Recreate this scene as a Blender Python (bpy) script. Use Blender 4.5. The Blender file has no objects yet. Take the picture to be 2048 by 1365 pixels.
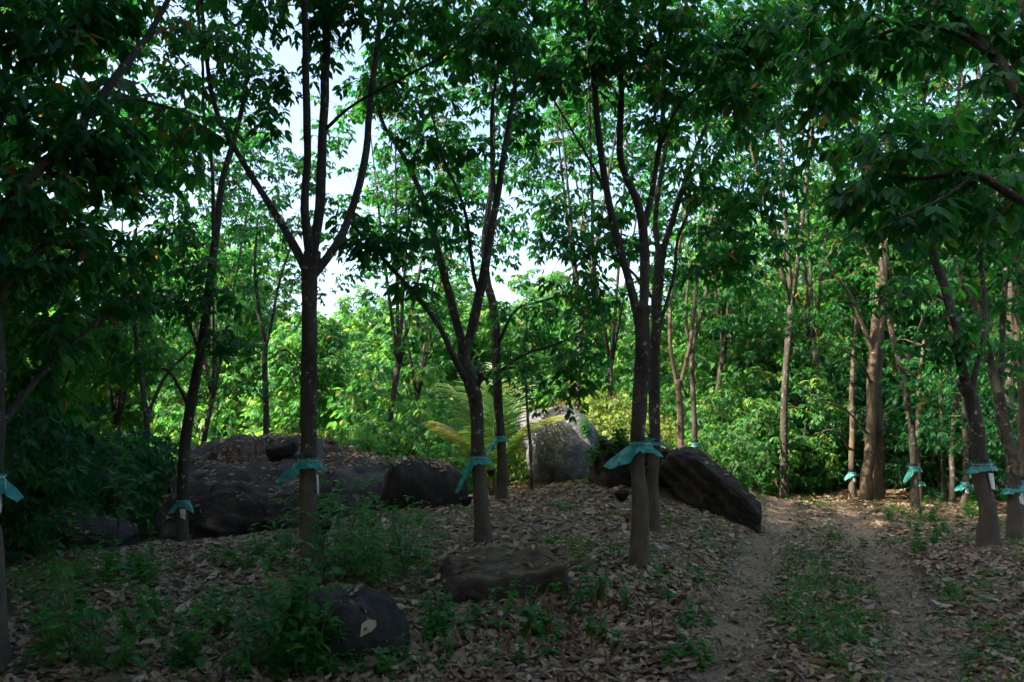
import bpy, math
import numpy as np
from mathutils import Matrix, Vector
from mathutils.bvhtree import BVHTree

# ------------------------------------------------------------------ camera, sky, sun, exposure
scene = bpy.context.scene
COL = scene.collection
W, H = 2048.0, 1365.0                    # pixel grid of the measurements
LENS = 28.0
F = LENS / 36.0 * W
HORIZON = 860.0
PITCH = math.atan((HORIZON - H / 2) / F)
CAMZ = 1.55
cam_data = bpy.data.cameras.new("camera")
cam_data.lens = LENS; cam_data.sensor_width = 36.0
cam_data.clip_start = 0.05; cam_data.clip_end = 3000
cam_data.dof.use_dof = True
cam_data.dof.focus_distance = 9.0
cam_data.dof.aperture_fstop = 2.8
cam = bpy.data.objects.new("camera", cam_data)
COL.objects.link(cam)
cam.location = (0, 0, CAMZ)
cam.rotation_euler = (math.pi / 2 + PITCH, 0, 0)
scene.camera = cam

SUN_ELEV = math.radians(42)
SUN_AZ = math.radians(-112)              # compass angle of the sun, 0 = straight ahead (+Y), negative = to the left
world = bpy.data.worlds.new("World"); scene.world = world
world.use_nodes = True
wn = world.node_tree.nodes; wl = world.node_tree.links
bg = wn["Background"]
sky = wn.new("ShaderNodeTexSky"); sky.sky_type = 'NISHITA'
sky.sun_disc = False
sky.sun_elevation = SUN_ELEV
sky.sun_rotation = SUN_AZ
sky.air_density = 1.0; sky.dust_density = 4.0; sky.ozone_density = 1.0
wl.new(sky.outputs[0], bg.inputs[0]); bg.inputs[1].default_value = 0.15

sd = bpy.data.lights.new("sun", 'SUN'); sd.energy = 5.0; sd.angle = math.radians(0.6)
sd.color = (1.0, 0.86, 0.66)
sun = bpy.data.objects.new("sun", sd); COL.objects.link(sun)
to_sun = Vector((math.sin(SUN_AZ) * math.cos(SUN_ELEV), math.cos(SUN_AZ) * math.cos(SUN_ELEV), math.sin(SUN_ELEV)))
sun.rotation_euler = to_sun.to_track_quat('Z', 'Y').to_euler()
sun.location = to_sun * 60

vs = scene.view_settings
vs.view_transform = 'Standard'; vs.look = 'None'; vs.gamma = 1.0; vs.use_curve_mapping = False
vs.exposure = 1.95
cy = scene.cycles
cy.max_bounces = 5; cy.diffuse_bounces = 3; cy.glossy_bounces = 1; cy.transmission_bounces = 3
cy.use_adaptive_sampling = True; cy.adaptive_threshold = 0.03
cy.transparent_max_bounces = 4; cy.sample_clamp_indirect = 6
cy.use_denoising = True
cy.caustics_reflective = False; cy.caustics_refractive = False

# ------------------------------------------------------------------ measuring helpers
SP, CP = math.sin(PITCH), math.cos(PITCH)
def P(px, py, d):
    """point seen at photo pixel (px,py), d metres ahead of the viewpoint"""
    xc = (px - W / 2) / F; yc = (H / 2 - py) / F
    Y = CP - yc * SP; Z = SP + yc * CP
    t = d / Y
    return np.array([xc * t, d, CAMZ + Z * t])
def project(p):
    p = np.atleast_2d(p)
    x = p[:, 0]; y = p[:, 1]; z = p[:, 2] - CAMZ
    f = y * CP + z * SP; u = -y * SP + z * CP
    f = np.where(f < 0.1, 0.1, f)
    return W / 2 + F * x / f, H / 2 - F * u / f, f

def hash3(ix, iy, iz, seed):
    n = (ix * 374761393 + iy * 668265263 + iz * 2147483647 + seed * 974634541) & 0xFFFFFFFF
    n = ((n ^ (n >> 13)) * 1274126177) & 0xFFFFFFFF
    n = n ^ (n >> 16)
    return (n & 0xFFFF) / 65535.0
def vnoise(p, seed=0):
    p = np.asarray(p, float)
    i = np.floor(p).astype(np.int64); f = p - i
    f = f * f * (3 - 2 * f)
    r = 0
    for dx in (0, 1):
        for dy in (0, 1):
            for dz in (0, 1):
                w = (f[:, 0] if dx else 1 - f[:, 0]) * (f[:, 1] if dy else 1 - f[:, 1]) * (f[:, 2] if dz else 1 - f[:, 2])
                r = r + w * hash3(i[:, 0] + dx, i[:, 1] + dy, i[:, 2] + dz, seed)
    return r
def fbm(p, octv=4, seed=0):
    a, s, r = 0.5, 1.0, 0
    for k in range(octv):
        r = r + a * (vnoise(np.asarray(p) * s, seed + k) - 0.5); a *= 0.5; s *= 2.03
    return r
def fbm2(x, y, sc, octv=3, seed=0):
    x = np.ravel(x); y = np.ravel(y)
    return fbm(np.stack([x * sc, y * sc, np.zeros_like(x) + 0.37], 1), octv, seed)
def unit(v):
    v = np.asarray(v, float)
    return v / np.maximum(np.linalg.norm(v, axis=-1, keepdims=True), 1e-9)

# ------------------------------------------------------------------ mesh helpers
def make_mesh(name, verts, tris, tint=None, smooth=True):
    me = bpy.data.meshes.new(name)
    verts = np.ascontiguousarray(verts, np.float32); tris = np.ascontiguousarray(tris, np.int32)
    nv, nf = len(verts), len(tris)
    me.vertices.add(nv); me.vertices.foreach_set("co", verts.ravel())
    me.loops.add(nf * 3); me.loops.foreach_set("vertex_index", tris.ravel())
    me.polygons.add(nf)
    me.polygons.foreach_set("loop_start", np.arange(0, nf * 3, 3, dtype=np.int32))
    me.polygons.foreach_set("use_smooth", np.full(nf, smooth))
    if tint is not None:
        a = me.attributes.new("tint", 'FLOAT', 'POINT')
        a.data.foreach_set("value", np.ascontiguousarray(tint, np.float32))
    me.update(calc_edges=True)
    return me
def origin_of(o):
    r = np.zeros(3)
    while o is not None:
        r = r + np.array(o.location); o = o.parent
    return r
def link(name, me, mat, parent=None):
    o = bpy.data.objects.new(name, me)
    if mat is not None and not me.materials: me.materials.append(mat)
    COL.objects.link(o)
    if parent is not None: o.parent = parent
    return o
def part(name, verts, tris, mat, parent=None, tint=None, smooth=True, kind=None):
    off = origin_of(parent) if parent is not None else np.zeros(3)
    o = link(name, make_mesh(name, np.asarray(verts) - off, tris, tint, smooth), mat, parent)
    if kind: o["kind"] = kind
    return o
def tag(o, label=None, cat=None, group=None, kind=None):
    if label: o["label"] = label
    if cat: o["category"] = cat
    if group: o["group"] = group
    if kind: o["kind"] = kind
    return o
def empty(name, loc):
    o = bpy.data.objects.new(name, None); COL.objects.link(o); o.location = tuple(float(v) for v in loc)
    o.empty_display_size = 0.1
    return o
def copy_tree(o, parent=None):
    c = o.copy(); COL.objects.link(c); c.parent = parent
    for ch in list(o.children): copy_tree(ch, c)
    return c
class Acc:
    def __init__(self): self.v = []; self.t = []; self.c = []; self.n = 0
    def add(self, v, t, tint=0.5):
        v = np.asarray(v); self.v.append(v); self.t.append(np.asarray(t) + self.n); self.n += len(v)
        self.c.append(np.full(len(v), tint) if np.isscalar(tint) else tint)
    def out(self):
        return np.concatenate(self.v), np.concatenate(self.t), np.concatenate(self.c)
    def build(self, name, mat, parent=None, kind=None, smooth=True):
        v, t, c = self.out()
        return part(name, v, t, mat, parent, c, smooth, kind)

def catmull(pts, n):
    pts = np.asarray(pts, float)
    if len(pts) == 2: 
        t = np.linspace(0, 1, n)[:, None]; return pts[0] * (1 - t) + pts[1] * t
    q = np.vstack([2 * pts[0] - pts[1], pts, 2 * pts[-1] - pts[-2]])
    seg = len(pts) - 1
    u = np.linspace(0, seg, n); i = np.minimum(u.astype(int), seg - 1); t = (u - i)[:, None]
    a, b, c, d = q[i], q[i + 1], q[i + 2], q[i + 3]
    return 0.5 * (2 * b + (c - a) * t + (2 * a - 5 * b + 4 * c - d) * t * t + (3 * b - a - 3 * c + d) * t ** 3)

_tubef = {}
def tube(pts, rad, k=8, cap=True, bump=0.0, seed=0):
    pts = np.asarray(pts, float); n = len(pts)
    rad = np.broadcast_to(np.asarray(rad, float), (n,))
    tan = unit(np.gradient(pts, axis=0))
    ref = np.array([1.0, 0.05, 0.0]) if abs(tan[0][0]) < 0.85 else np.array([0, 1.0, 0.05])
    s = unit(ref - tan * (tan @ ref)[:, None]); b = np.cross(tan, s)
    th = np.linspace(0, 2 * np.pi, k, endpoint=False)
    ring = np.cos(th)[None, :, None] * s[:, None, :] + np.sin(th)[None, :, None] * b[:, None, :]
    r = np.repeat(rad[:, None], k, 1)
    if bump:
        q = (pts[:, None, :] + ring * rad[:, None, None]).reshape(-1, 3)
        r = r * (1 + bump * 2 * fbm(q * np.array([9, 9, 3.0]), 3, seed).reshape(n, k))
    v = (pts[:, None, :] + ring * r[:, :, None]).reshape(-1, 3)
    key = (n, k, cap)
    if key not in _tubef:
        f = []
        for i in range(n - 1):
            for j in range(k):
                a = i * k + j; c = i * k + (j + 1) % k; d = a + k; e = c + k
                f += [(a, c, e), (a, e, d)]
        if cap:
            for j in range(k):
                f.append((n * k, (j + 1) % k, j)); f.append((n * k + 1, (n - 1) * k + j, (n - 1) * k + (j + 1) % k))
        _tubef[key] = np.array(f)
    if cap: v = np.vstack([v, pts[0], pts[-1]])
    return v, _tubef[key]

# ------------------------------------------------------------------ materials
def nt(name):
    m = bpy.data.materials.new(name); m.use_nodes = True
    n = m.node_tree.nodes; l = m.node_tree.links
    return m, n, l, n["Principled BSDF"], n["Material Output"]
def ramp(n, stops):
    r = n.new("ShaderNodeValToRGB")
    e = r.color_ramp.elements
    while len(e) < len(stops): e.new(0.5)
    for el, (p, c) in zip(e, stops):
        el.position = p; el.color = (*c, 1)
    return r
def noise(n, l, scale, detail=4, rough=0.6, coord='Object', vec=None, stretch=None):
    t = n.new("ShaderNodeTexNoise"); t.inputs["Scale"].default_value = scale
    t.inputs["Detail"].default_value = detail; t.inputs["Roughness"].default_value = rough
    g = n.new("ShaderNodeNewGeometry") if coord == 'World' else n.new("ShaderNodeTexCoord")
    src = g.outputs["Position"] if coord == 'World' else g.outputs[coord]
    if stretch:
        mp = n.new("ShaderNodeMapping"); mp.inputs["Scale"].default_value = stretch
        l.new(src, mp.inputs["Vector"]); src = mp.outputs[0]
    l.new(src, t.inputs["Vector"])
    return t
def bumpnode(n, l, src, strength, dist, bsdf):
    b = n.new("ShaderNodeBump"); b.inputs["Strength"].default_value = strength; b.inputs["Distance"].default_value = dist
    l.new(src, b.inputs["Height"]); l.new(b.outputs[0], bsdf.inputs["Normal"])
    return b

def leaf_material(name, stops, trans_gain=1.9, trans=0.48, rough=0.5, spec=0.28, tcol=(1.0, 1.15, 0.5)):
    m, n, l, b, out = nt(name)
    a = n.new("ShaderNodeAttribute"); a.attribute_name = "tint"
    r = ramp(n, stops); l.new(a.outputs["Fac"], r.inputs[0])
    tx = noise(n, l, 30, 2, 0.5, 'World')
    mul = n.new("ShaderNodeMix"); mul.data_type = 'RGBA'; mul.blend_type = 'MULTIPLY'
    mul.inputs[0].default_value = 0.5
    l.new(r.outputs[0], mul.inputs[6])
    rr = ramp(n, [(0.3, (0.55, 0.6, 0.55)), (0.7, (1.2, 1.15, 1.1))]); l.new(tx.outputs[0], rr.inputs[0])
    l.new(rr.outputs[0], mul.inputs[7])
    l.new(mul.outputs[2], b.inputs["Base Color"])
    b.inputs["Roughness"].default_value = rough
    b.inputs["Specular IOR Level"].default_value = spec
    tr = n.new("ShaderNodeBsdfTranslucent")
    mg = n.new("ShaderNodeMix"); mg.data_type = 'RGBA'; mg.blend_type = 'MULTIPLY'; mg.inputs[0].default_value = 1.0
    l.new(mul.outputs[2], mg.inputs[6]); mg.inputs[7].default_value = (trans_gain * tcol[0], trans_gain * tcol[1], trans_gain * tcol[2], 1)
    l.new(mg.outputs[2], tr.inputs[0])
    mx = n.new("ShaderNodeMixShader"); mx.inputs[0].default_value = trans
    l.new(b.outputs[0], mx.inputs[1]); l.new(tr.outputs[0], mx.inputs[2]); l.new(mx.outputs[0], out.inputs[0])
    return m

MAT = {}
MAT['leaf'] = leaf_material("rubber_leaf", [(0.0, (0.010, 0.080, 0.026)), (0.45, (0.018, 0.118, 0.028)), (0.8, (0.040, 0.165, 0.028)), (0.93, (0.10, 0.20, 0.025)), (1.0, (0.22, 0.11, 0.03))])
MAT['leaf_far'] = leaf_material("far_leaf", [(0.0, (0.025, 0.112, 0.045)), (0.45, (0.058, 0.175, 0.052)), (0.8, (0.145, 0.250, 0.055)), (0.95, (0.24, 0.29, 0.06)), (1.0, (0.28, 0.17, 0.05))], trans_gain=2.3, trans=.48)  # paler and yellower leaves: the far wood's sunlit brightness put into colour
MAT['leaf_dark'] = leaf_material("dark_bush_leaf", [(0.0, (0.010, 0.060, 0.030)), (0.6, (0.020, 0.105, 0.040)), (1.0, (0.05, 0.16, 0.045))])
MAT['leaf_sunlit'] = leaf_material("sunlit_yellow_leaf", [(0.0, (0.10, 0.17, 0.05)), (0.5, (0.22, 0.27, 0.07)), (1.0, (0.36, 0.30, 0.12))], trans_gain=1.8, trans=.45)  # sunlight on the bushes painted as a yellow leaf colour
MAT['weed'] = leaf_material("weed_leaf", [(0.0, (0.022, 0.110, 0.030)), (0.5, (0.036, 0.165, 0.040)), (0.9, (0.06, 0.19, 0.035)), (1.0, (0.14, 0.22, 0.04))], rough=0.5)
MAT['palm'] = leaf_material("palm_leaflet", [(0.0, (0.035, 0.12, 0.04)), (0.55, (0.085, 0.20, 0.05)), (1.0, (0.40, 0.32, 0.09))], rough=0.4)  # sunlit yellow of the fronds is put into the leaflet colour
MAT['drygrass'] = leaf_material("dry_grass", [(0.0, (0.13, 0.065, 0.03)), (0.6, (0.24, 0.13, 0.065)), (1.0, (0.36, 0.25, 0.13))], rough=0.7, spec=0.1, tcol=(1.0, 0.9, 0.7), trans_gain=1.0, trans=0.3)
MAT['litter'] = leaf_material("dry_leaf", [(0.0, (0.045, 0.030, 0.021)), (0.3, (0.165, 0.103, 0.066)), (0.6, (0.30, 0.215, 0.145)), (0.85, (0.41, 0.325, 0.235)), (1.0, (0.52, 0.465, 0.385))], rough=0.6, spec=0.3, tcol=(1.0, 0.8, 0.6), trans_gain=1.0, trans=0.18)

def bark_material(name, dark, light, lichen, lich_amt=0.62, tapped=None):
    m, n, l, b, out = nt(name)
    t1 = noise(n, l, 6, 6, 0.65, 'World', stretch=(1, 1, 0.35))
    r1 = ramp(n, [(0.3, dark), (0.7, light)]); l.new(t1.outputs[0], r1.inputs[0])
    t2 = noise(n, l, 14, 5, 0.7, 'World')
    r2 = ramp(n, [(lich_amt, (0, 0, 0)), (lich_amt + 0.06, (1, 1, 1))]); l.new(t2.outputs[0], r2.inputs[0])
    mx = n.new("ShaderNodeMix"); mx.data_type = 'RGBA'
    l.new(r2.outputs[0], mx.inputs[0]); l.new(r1.outputs[0], mx.inputs[6]); mx.inputs[7].default_value = (*lichen, 1)
    col = mx.outputs[2]
    if tapped:
        a = n.new("ShaderNodeAttribute"); a.attribute_name = "tint"
        t4 = noise(n, l, 9, 5, 0.6, 'World', stretch=(1, 1, 0.6)); r4 = ramp(n, [(0.3, tuple(c * .6 for c in tapped)), (0.7, tapped)]); l.new(t4.outputs[0], r4.inputs[0])
        m4 = n.new("ShaderNodeMix"); m4.data_type = 'RGBA'; l.new(a.outputs["Fac"], m4.inputs[0]); l.new(col, m4.inputs[6]); l.new(r4.outputs[0], m4.inputs[7]); col = m4.outputs[2]
    l.new(col, b.inputs["Base Color"])
    b.inputs["Roughness"].default_value = 0.85; b.inputs["Specular IOR Level"].default_value = 0.25
    t3 = noise(n, l, 30, 6, 0.7, 'World', stretch=(1, 1, 0.5))
    bumpnode(n, l, t3.outputs[0], 1.0, 0.03, b)
    return m
MAT['bark'] = bark_material("rubber_bark", (0.022, 0.020, 0.017), (0.085, 0.076, 0.062), (0.36, 0.35, 0.31), 0.6, tapped=(0.115, 0.097, 0.076))
MAT['bark_pale'] = bark_material("pale_bark", (0.03, 0.025, 0.02), (0.15, 0.11, 0.075), (0.33, 0.28, 0.2), 0.6)
MAT['bark_mid'] = bark_material("mid_bark", (0.055, 0.044, 0.033), (0.15, 0.115, 0.082), (0.34, 0.31, 0.26), 0.6)
MAT['twig'] = bark_material("twig_bark", (0.10, 0.07, 0.045), (0.22, 0.155, 0.10), (0.32, 0.28, 0.22), 0.66)

def rock_material(name, dark, mid, light, moss=None, moss_z=(0.5, 0.8), lich=0.6, scale=3.0):
    m, n, l, b, out = nt(name)
    t1 = noise(n, l, scale, 8, 0.65, 'World')
    r1 = ramp(n, [(0.25, dark), (0.55, mid), (0.8, light)]); l.new(t1.outputs[0], r1.inputs[0])
    t2 = noise(n, l, scale * 4.5, 6, 0.7, 'World')
    r2 = ramp(n, [(lich, (0, 0, 0)), (lich + 0.08, (1, 1, 1))]); l.new(t2.outputs[0], r2.inputs[0])
    mx = n.new("ShaderNodeMix"); mx.data_type = 'RGBA'
    l.new(r2.outputs[0], mx.inputs[0]); l.new(r1.outputs[0], mx.inputs[6]); mx.inputs[7].default_value = (*light, 1)
    col = mx.outputs[2]
    if moss:
        g = n.new("ShaderNodeNewGeometry"); sx = n.new("ShaderNodeSeparateXYZ"); l.new(g.outputs["Normal"], sx.inputs[0])
        t4 = noise(n, l, 9, 6, 0.75, 'World')
        ad = n.new("ShaderNodeMath"); ad.operation = 'MULTIPLY_ADD'; l.new(t4.outputs[0], ad.inputs[0]); ad.inputs[1].default_value = 1.3
        l.new(sx.outputs[2], ad.inputs[2])
        r4 = ramp(n, [(0, (0, 0, 0)), (1, (1, 1, 1))])
        mr = n.new("ShaderNodeMapRange"); mr.inputs[1].default_value = moss_z[0] + 0.65; mr.inputs[2].default_value = moss_z[1] + 0.65
        l.new(ad.outputs[0], mr.inputs[0])
        m2 = n.new("ShaderNodeMix"); m2.data_type = 'RGBA'
        t5 = noise(n, l, 40, 4, 0.7, 'World')
        r5 = ramp(n, [(0.35, tuple(c * 0.5 for c in moss)), (0.65, moss)]); l.new(t5.outputs[0], r5.inputs[0])
        l.new(mr.outputs[0], m2.inputs[0]); l.new(col, m2.inputs[6]); l.new(r5.outputs[0], m2.inputs[7]); col = m2.outputs[2]
    l.new(col, b.inputs["Base Color"])
    b.inputs["Roughness"].default_value = 0.88; b.inputs["Specular IOR Level"].default_value = 0.25
    t3 = noise(n, l, scale * 7, 8, 0.7, 'World')
    bumpnode(n, l, t3.outputs[0], 0.8, 0.03, b)
    return m
MAT['rock_dark'] = rock_material("dark_rock", (0.008, 0.008, 0.009), (0.028, 0.027, 0.027), (0.10, 0.095, 0.085), lich=0.62, scale=4)
MAT['rock_outcrop'] = rock_material("outcrop_rock", (0.014, 0.014, 0.015), (0.045, 0.043, 0.042), (0.12, 0.11, 0.10), moss=(0.13, 0.095, 0.055), moss_z=(0.95, 1.25), scale=2.2)
MAT['rock_grey'] = rock_material("grey_lichen_rock", (0.05, 0.054, 0.062), (0.125, 0.132, 0.146), (0.29, 0.30, 0.315), lich=0.54)
MAT['rock_brown'] = rock_material("brown_rock", (0.009, 0.008, 0.007), (0.030, 0.025, 0.021), (0.11, 0.088, 0.055), moss=(0.09, 0.07, 0.036), moss_z=(0.95, 1.2), lich=.6, scale=5)
MAT['rock_moss'] = rock_material("mossy_stone", (0.025, 0.021, 0.018), (0.055, 0.045, 0.036), (0.12, 0.10, 0.08), moss=(0.17, 0.135, 0.06), moss_z=(0.82, 1.1))

def soil_material():
    m, n, l, b, out = nt("soil")
    t1 = noise(n, l, 1.3, 8, 0.7, 'World'); r1 = ramp(n, [(0.3, (0.12, 0.103, 0.08)), (0.7, (0.27, 0.232, 0.18))])
    l.new(t1.outputs[0], r1.inputs[0])
    t2 = noise(n, l, 22, 6, 0.75, 'World'); r2 = ramp(n, [(0.3, (0.45, 0.45, 0.45)), (0.75, (1.3, 1.25, 1.2))]); l.new(t2.outputs[0], r2.inputs[0])
    mu = n.new("ShaderNodeMix"); mu.data_type = 'RGBA'; mu.blend_type = 'MULTIPLY'; mu.inputs[0].default_value = 1
    l.new(r1.outputs[0], mu.inputs[6]); l.new(r2.outputs[0], mu.inputs[7]); l.new(mu.outputs[2], b.inputs["Base Color"])
    b.inputs["Roughness"].default_value = 0.95; b.inputs["Specular IOR Level"].default_value = 0.15
    t3 = noise(n, l, 45, 8, 0.75, 'World'); bumpnode(n, l, t3.outputs[0], 0.9, 0.03, b)
    return m
MAT['soil'] = soil_material()

def plastic_material():
    m, n, l, b, out = nt("teal_plastic")
    t1 = noise(n, l, 16, 4, 0.6, 'World')
    r1 = ramp(n, [(0.30, (0.015, 0.20, 0.18)), (0.5, (0.03, 0.34, 0.31)), (0.62, (0.06, 0.44, 0.41)), (0.72, (0.40, 0.58, 0.58))]); l.new(t1.outputs[0], r1.inputs[0])
    l.new(r1.outputs[0], b.inputs["Base Color"]); b.inputs["Roughness"].default_value = 0.3
    tr = n.new("ShaderNodeBsdfTranslucent"); l.new(r1.outputs[0], tr.inputs[0])
    mx = n.new("ShaderNodeMixShader"); mx.inputs[0].default_value = 0.45
    l.new(b.outputs[0], mx.inputs[1]); l.new(tr.outputs[0], mx.inputs[2]); l.new(mx.outputs[0], out.inputs[0])
    t3 = noise(n, l, 40, 3, 0.6, 'World'); bumpnode(n, l, t3.outputs[0], 0.5, 0.01, b)
    return m
MAT['plastic'] = plastic_material()
def simple(name, col, rough=0.6, spec=0.3, nscale=20, var=0.4):
    m, n, l, b, out = nt(name)
    t = noise(n, l, nscale, 5, 0.65, 'World')
    r = ramp(n, [(0.3, tuple(c * (1 - var) for c in col)), (0.7, tuple(min(1, c * (1 + var * 0.6)) for c in col))])
    l.new(t.outputs[0], r.inputs[0]); l.new(r.outputs[0], b.inputs["Base Color"])
    b.inputs["Roughness"].default_value = rough; b.inputs["Specular IOR Level"].default_value = spec
    return m
MAT['tar'] = simple("black_tar", (0.012, 0.012, 0.013), 0.45)
MAT['cup'] = simple("black_cup", (0.012, 0.011, 0.012), 0.4)
MAT['white'] = simple("dried_latex", (0.62, 0.64, 0.64), 0.6)
MAT['wire'] = simple("wire", (0.12, 0.11, 0.10), 0.5)
MAT['stem'] = simple("green_stem", (0.06, 0.14, 0.04), 0.6)
MAT['stem_brown'] = simple("brown_stem", (0.10, 0.06, 0.035), 0.8)
MAT['rachis'] = simple("palm_rachis", (0.20, 0.22, 0.06), 0.5)

# ------------------------------------------------------------------ ground shape
ctrl = []
def cpix(px, py, d): ctrl.append(P(px, py, d))
for a in [(0, 1300, 5.2), (300, 1330, 5.0), (700, 1365, 4.9), (1024, 1365, 4.9), (1440, 1372, 4.9), (1850, 1372, 4.9), (2048, 1350, 5.0),
          (620, 1150, 7.2), (1278, 1138, 7.2), (965, 1090, 8.6), (1003, 1002, 12.0), (1305, 1064, 9.3), (1110, 965, 15), (1000, 985, 14),
          (1570, 1000, 17), (1500, 1160, 8.2), (1780, 1160, 8.2), (1420, 1045, 10.4), (1390, 980, 12), (1560, 1075, 11.5), (1700, 1060, 12), (1480, 985, 15.5),
          (1975, 1090, 9), (2030, 1082, 10), (1830, 1020, 14), (1735, 1003, 16), (1928, 1030, 13), (365, 1088, 10.5), (100, 1110, 9), (600, 1065, 11), (850, 1010, 11.5),
          (1650, 990, 18)]:
    cpix(*a)
ctrl += [np.array(a, float) for a in [(-4, 0, 0), (0, 0, 0.05), (4, 0, -0.05), (-8, 4, 0.1), (-9, 12, -0.6), (-14, 18, -2.2), (-6, 20, -1.2), (-1, 21, -0.8), (-8, 30, -3.4), (0, 30, -2.4),
         (-20, 30, -4.0), (6, 24, 0.0), (12, 24, 0.2), (10, 34, -0.2), (20, 30, 0.3), (14, 14, 0.3), (18, 8, 0.2), (10, 0, 0), (-12, -6, 0.2), (0, -12, 0.1), (12, -12, 0), (-20, 0, -0.2), (-20, 12, -1.2),
         (0, 48, -3.5), (24, 48, -0.4), (-26, 48, -4.5), (26, -10, 0), (-26, -14, 0), (34, 20, 0.3), (-34, 20, -3.5)]]
ctrl = np.array(ctrl)
def _tps(r): return np.where(r > 1e-6, r * r * np.log(np.maximum(r, 1e-6)), 0)
_n = len(ctrl)
_D = np.linalg.norm(ctrl[:, None, :2] - ctrl[None, :, :2], axis=2)
_A = np.zeros((_n + 3, _n + 3)); _A[:_n, :_n] = _tps(_D) + 0.15 * np.eye(_n)
_A[:_n, _n] = 1; _A[:_n, _n + 1:] = ctrl[:, :2]; _A[_n:, :_n] = _A[:_n, _n:].T
_w = np.linalg.solve(_A, np.concatenate([ctrl[:, 2], np.zeros(3)]))
RUT_L = catmull([(0.3, 1.5, 0), (1.28, 4.9, 0), (2.35, 8, 0), (3.9, 12, 0), (5.2, 16, 0), (5.7, 20, 0), (5.0, 25, 0)], 80)[:, :2]
RUT_R = catmull([(1.5, 1.5, 0), (2.54, 4.9, 0), (3.75, 8, 0), (5.1, 12, 0), (6.4, 16, 0), (7.0, 20, 0), (6.5, 25, 0)], 80)[:, :2]
def rutdist(x, y):
    q = np.stack([np.ravel(x), np.ravel(y)], 1); r = np.full(len(q), 9.0)
    near = (q[:, 0] > -1) & (q[:, 0] < 9) & (q[:, 1] > 0) & (q[:, 1] < 27)
    if near.any():
        qn = q[near]; rr = np.full(len(qn), 9.0)
        for L in (RUT_L, RUT_R):
            for c in range(0, len(qn), 20000):
                s = qn[c:c + 20000]
                rr[c:c + 20000] = np.minimum(rr[c:c + 20000], np.linalg.norm(s[:, None] - L[None], axis=2).min(1))
        r[near] = rr
    return r
def gz(x, y, detail=True):
    x = np.ravel(np.asarray(x, float)); y = np.ravel(np.asarray(y, float)); z = np.zeros(len(x))
    for c in range(0, len(x), 20000):
        xs, ys = x[c:c + 20000], y[c:c + 20000]
        rad = np.hypot(xs, ys - 15); s = np.minimum(1, 42 / np.maximum(rad, 1e-6))
        xe, ye = xs * s, 15 + (ys - 15) * s
        d = np.hypot(xe[:, None] - ctrl[None, :, 0], ye[:, None] - ctrl[None, :, 1])
        z[c:c + 20000] = _tps(d) @ _w[:_n] + _w[_n] + xe * _w[_n + 1] + ye * _w[_n + 2]
    z = np.clip(z, -5, 1.2)
    if detail:
        z = z + fbm2(x, y, 0.9, 4, 5) * 0.13
        z = z - 0.05 * np.exp(-(rutdist(x, y) / 0.28) ** 2)
    return z
def gz1(x, y): return float(gz([x], [y])[0])

def build_ground():
    n = 300
    u = np.linspace(-1, 1, n)
    ax = np.sinh(u * 6.0) / np.sinh(6.0) * 600
    X, Y = np.meshgrid(ax, ax + 9)
    Z = gz(X, Y).reshape(n, n)
    v = np.stack([X, Y, Z], 2).reshape(-1, 3)
    i = np.arange(n * n).reshape(n, n)
    a, b, c, d = i[:-1, :-1].ravel(), i[:-1, 1:].ravel(), i[1:, 1:].ravel(), i[1:, :-1].ravel()
    t = np.vstack([np.stack([a, b, c], 1), np.stack([a, c, d], 1)])
    o = part("ground", v, t, MAT['soil'])
    tag(o, "brown soil of the wooded slope with a rutted dirt track", None, None, "structure")
    return o, v, t
ground, GV, GT = build_ground()
def track_dirt():
    m, n, l, b, out = nt("track_dirt")
    t1 = noise(n, l, 2.2, 8, 0.7, 'World'); r1 = ramp(n, [(0.3, (0.17, 0.13, 0.09)), (0.7, (0.36, 0.285, 0.205))]); l.new(t1.outputs[0], r1.inputs[0])
    t2 = noise(n, l, 28, 6, 0.75, 'World'); r2 = ramp(n, [(0.3, (0.5, 0.5, 0.5)), (0.75, (1.25, 1.22, 1.2))]); l.new(t2.outputs[0], r2.inputs[0])
    mu = n.new("ShaderNodeMix"); mu.data_type = 'RGBA'; mu.blend_type = 'MULTIPLY'; mu.inputs[0].default_value = 1
    l.new(r1.outputs[0], mu.inputs[6]); l.new(r2.outputs[0], mu.inputs[7]); l.new(mu.outputs[2], b.inputs["Base Color"])
    b.inputs["Roughness"].default_value = 0.95; b.inputs["Specular IOR Level"].default_value = 0.15
    t3 = noise(n, l, 50, 8, 0.75, 'World'); bumpnode(n, l, t3.outputs[0], 0.9, 0.03, b)
    return m
MAT['track'] = track_dirt()
def build_rut(line, seed, label):
    n = 240; u = np.linspace(0, 1, n)
    c = np.stack([np.interp(u, np.linspace(0, 1, len(line)), line[:, i]) for i in range(2)], 1)
    t = unit(np.gradient(c, axis=0)); nrm = np.stack([t[:, 1], -t[:, 0]], 1); k = 9
    w = [0.27 + .26 * fbm(np.stack([u * 40, np.full(n, seed + q * 7.7), np.zeros(n)], 1), 4, seed + q) for q in (0, 1)]
    a = np.linspace(-1, 1, k); off = np.where(a[None] < 0, a[None] * w[0][:, None], a[None] * w[1][:, None])
    xy = c[:, None, :] + nrm[:, None, :] * off[:, :, None]; x, y = xy[..., 0].ravel(), xy[..., 1].ravel()
    edge = np.tile(np.abs(a), n); z = gz(x, y) + .010 - .022 * edge ** 4
    i = np.arange(n * k).reshape(n, k); A, B, C_, D_ = i[:-1, :-1].ravel(), i[:-1, 1:].ravel(), i[1:, 1:].ravel(), i[1:, :-1].ravel()
    o = part("wheel_rut", np.stack([x, y, z], 1), np.vstack([np.stack([A, B, C_], 1), np.stack([A, C_, D_], 1)]), MAT['track'])
    tag(o, label, None, None, "structure")
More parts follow.
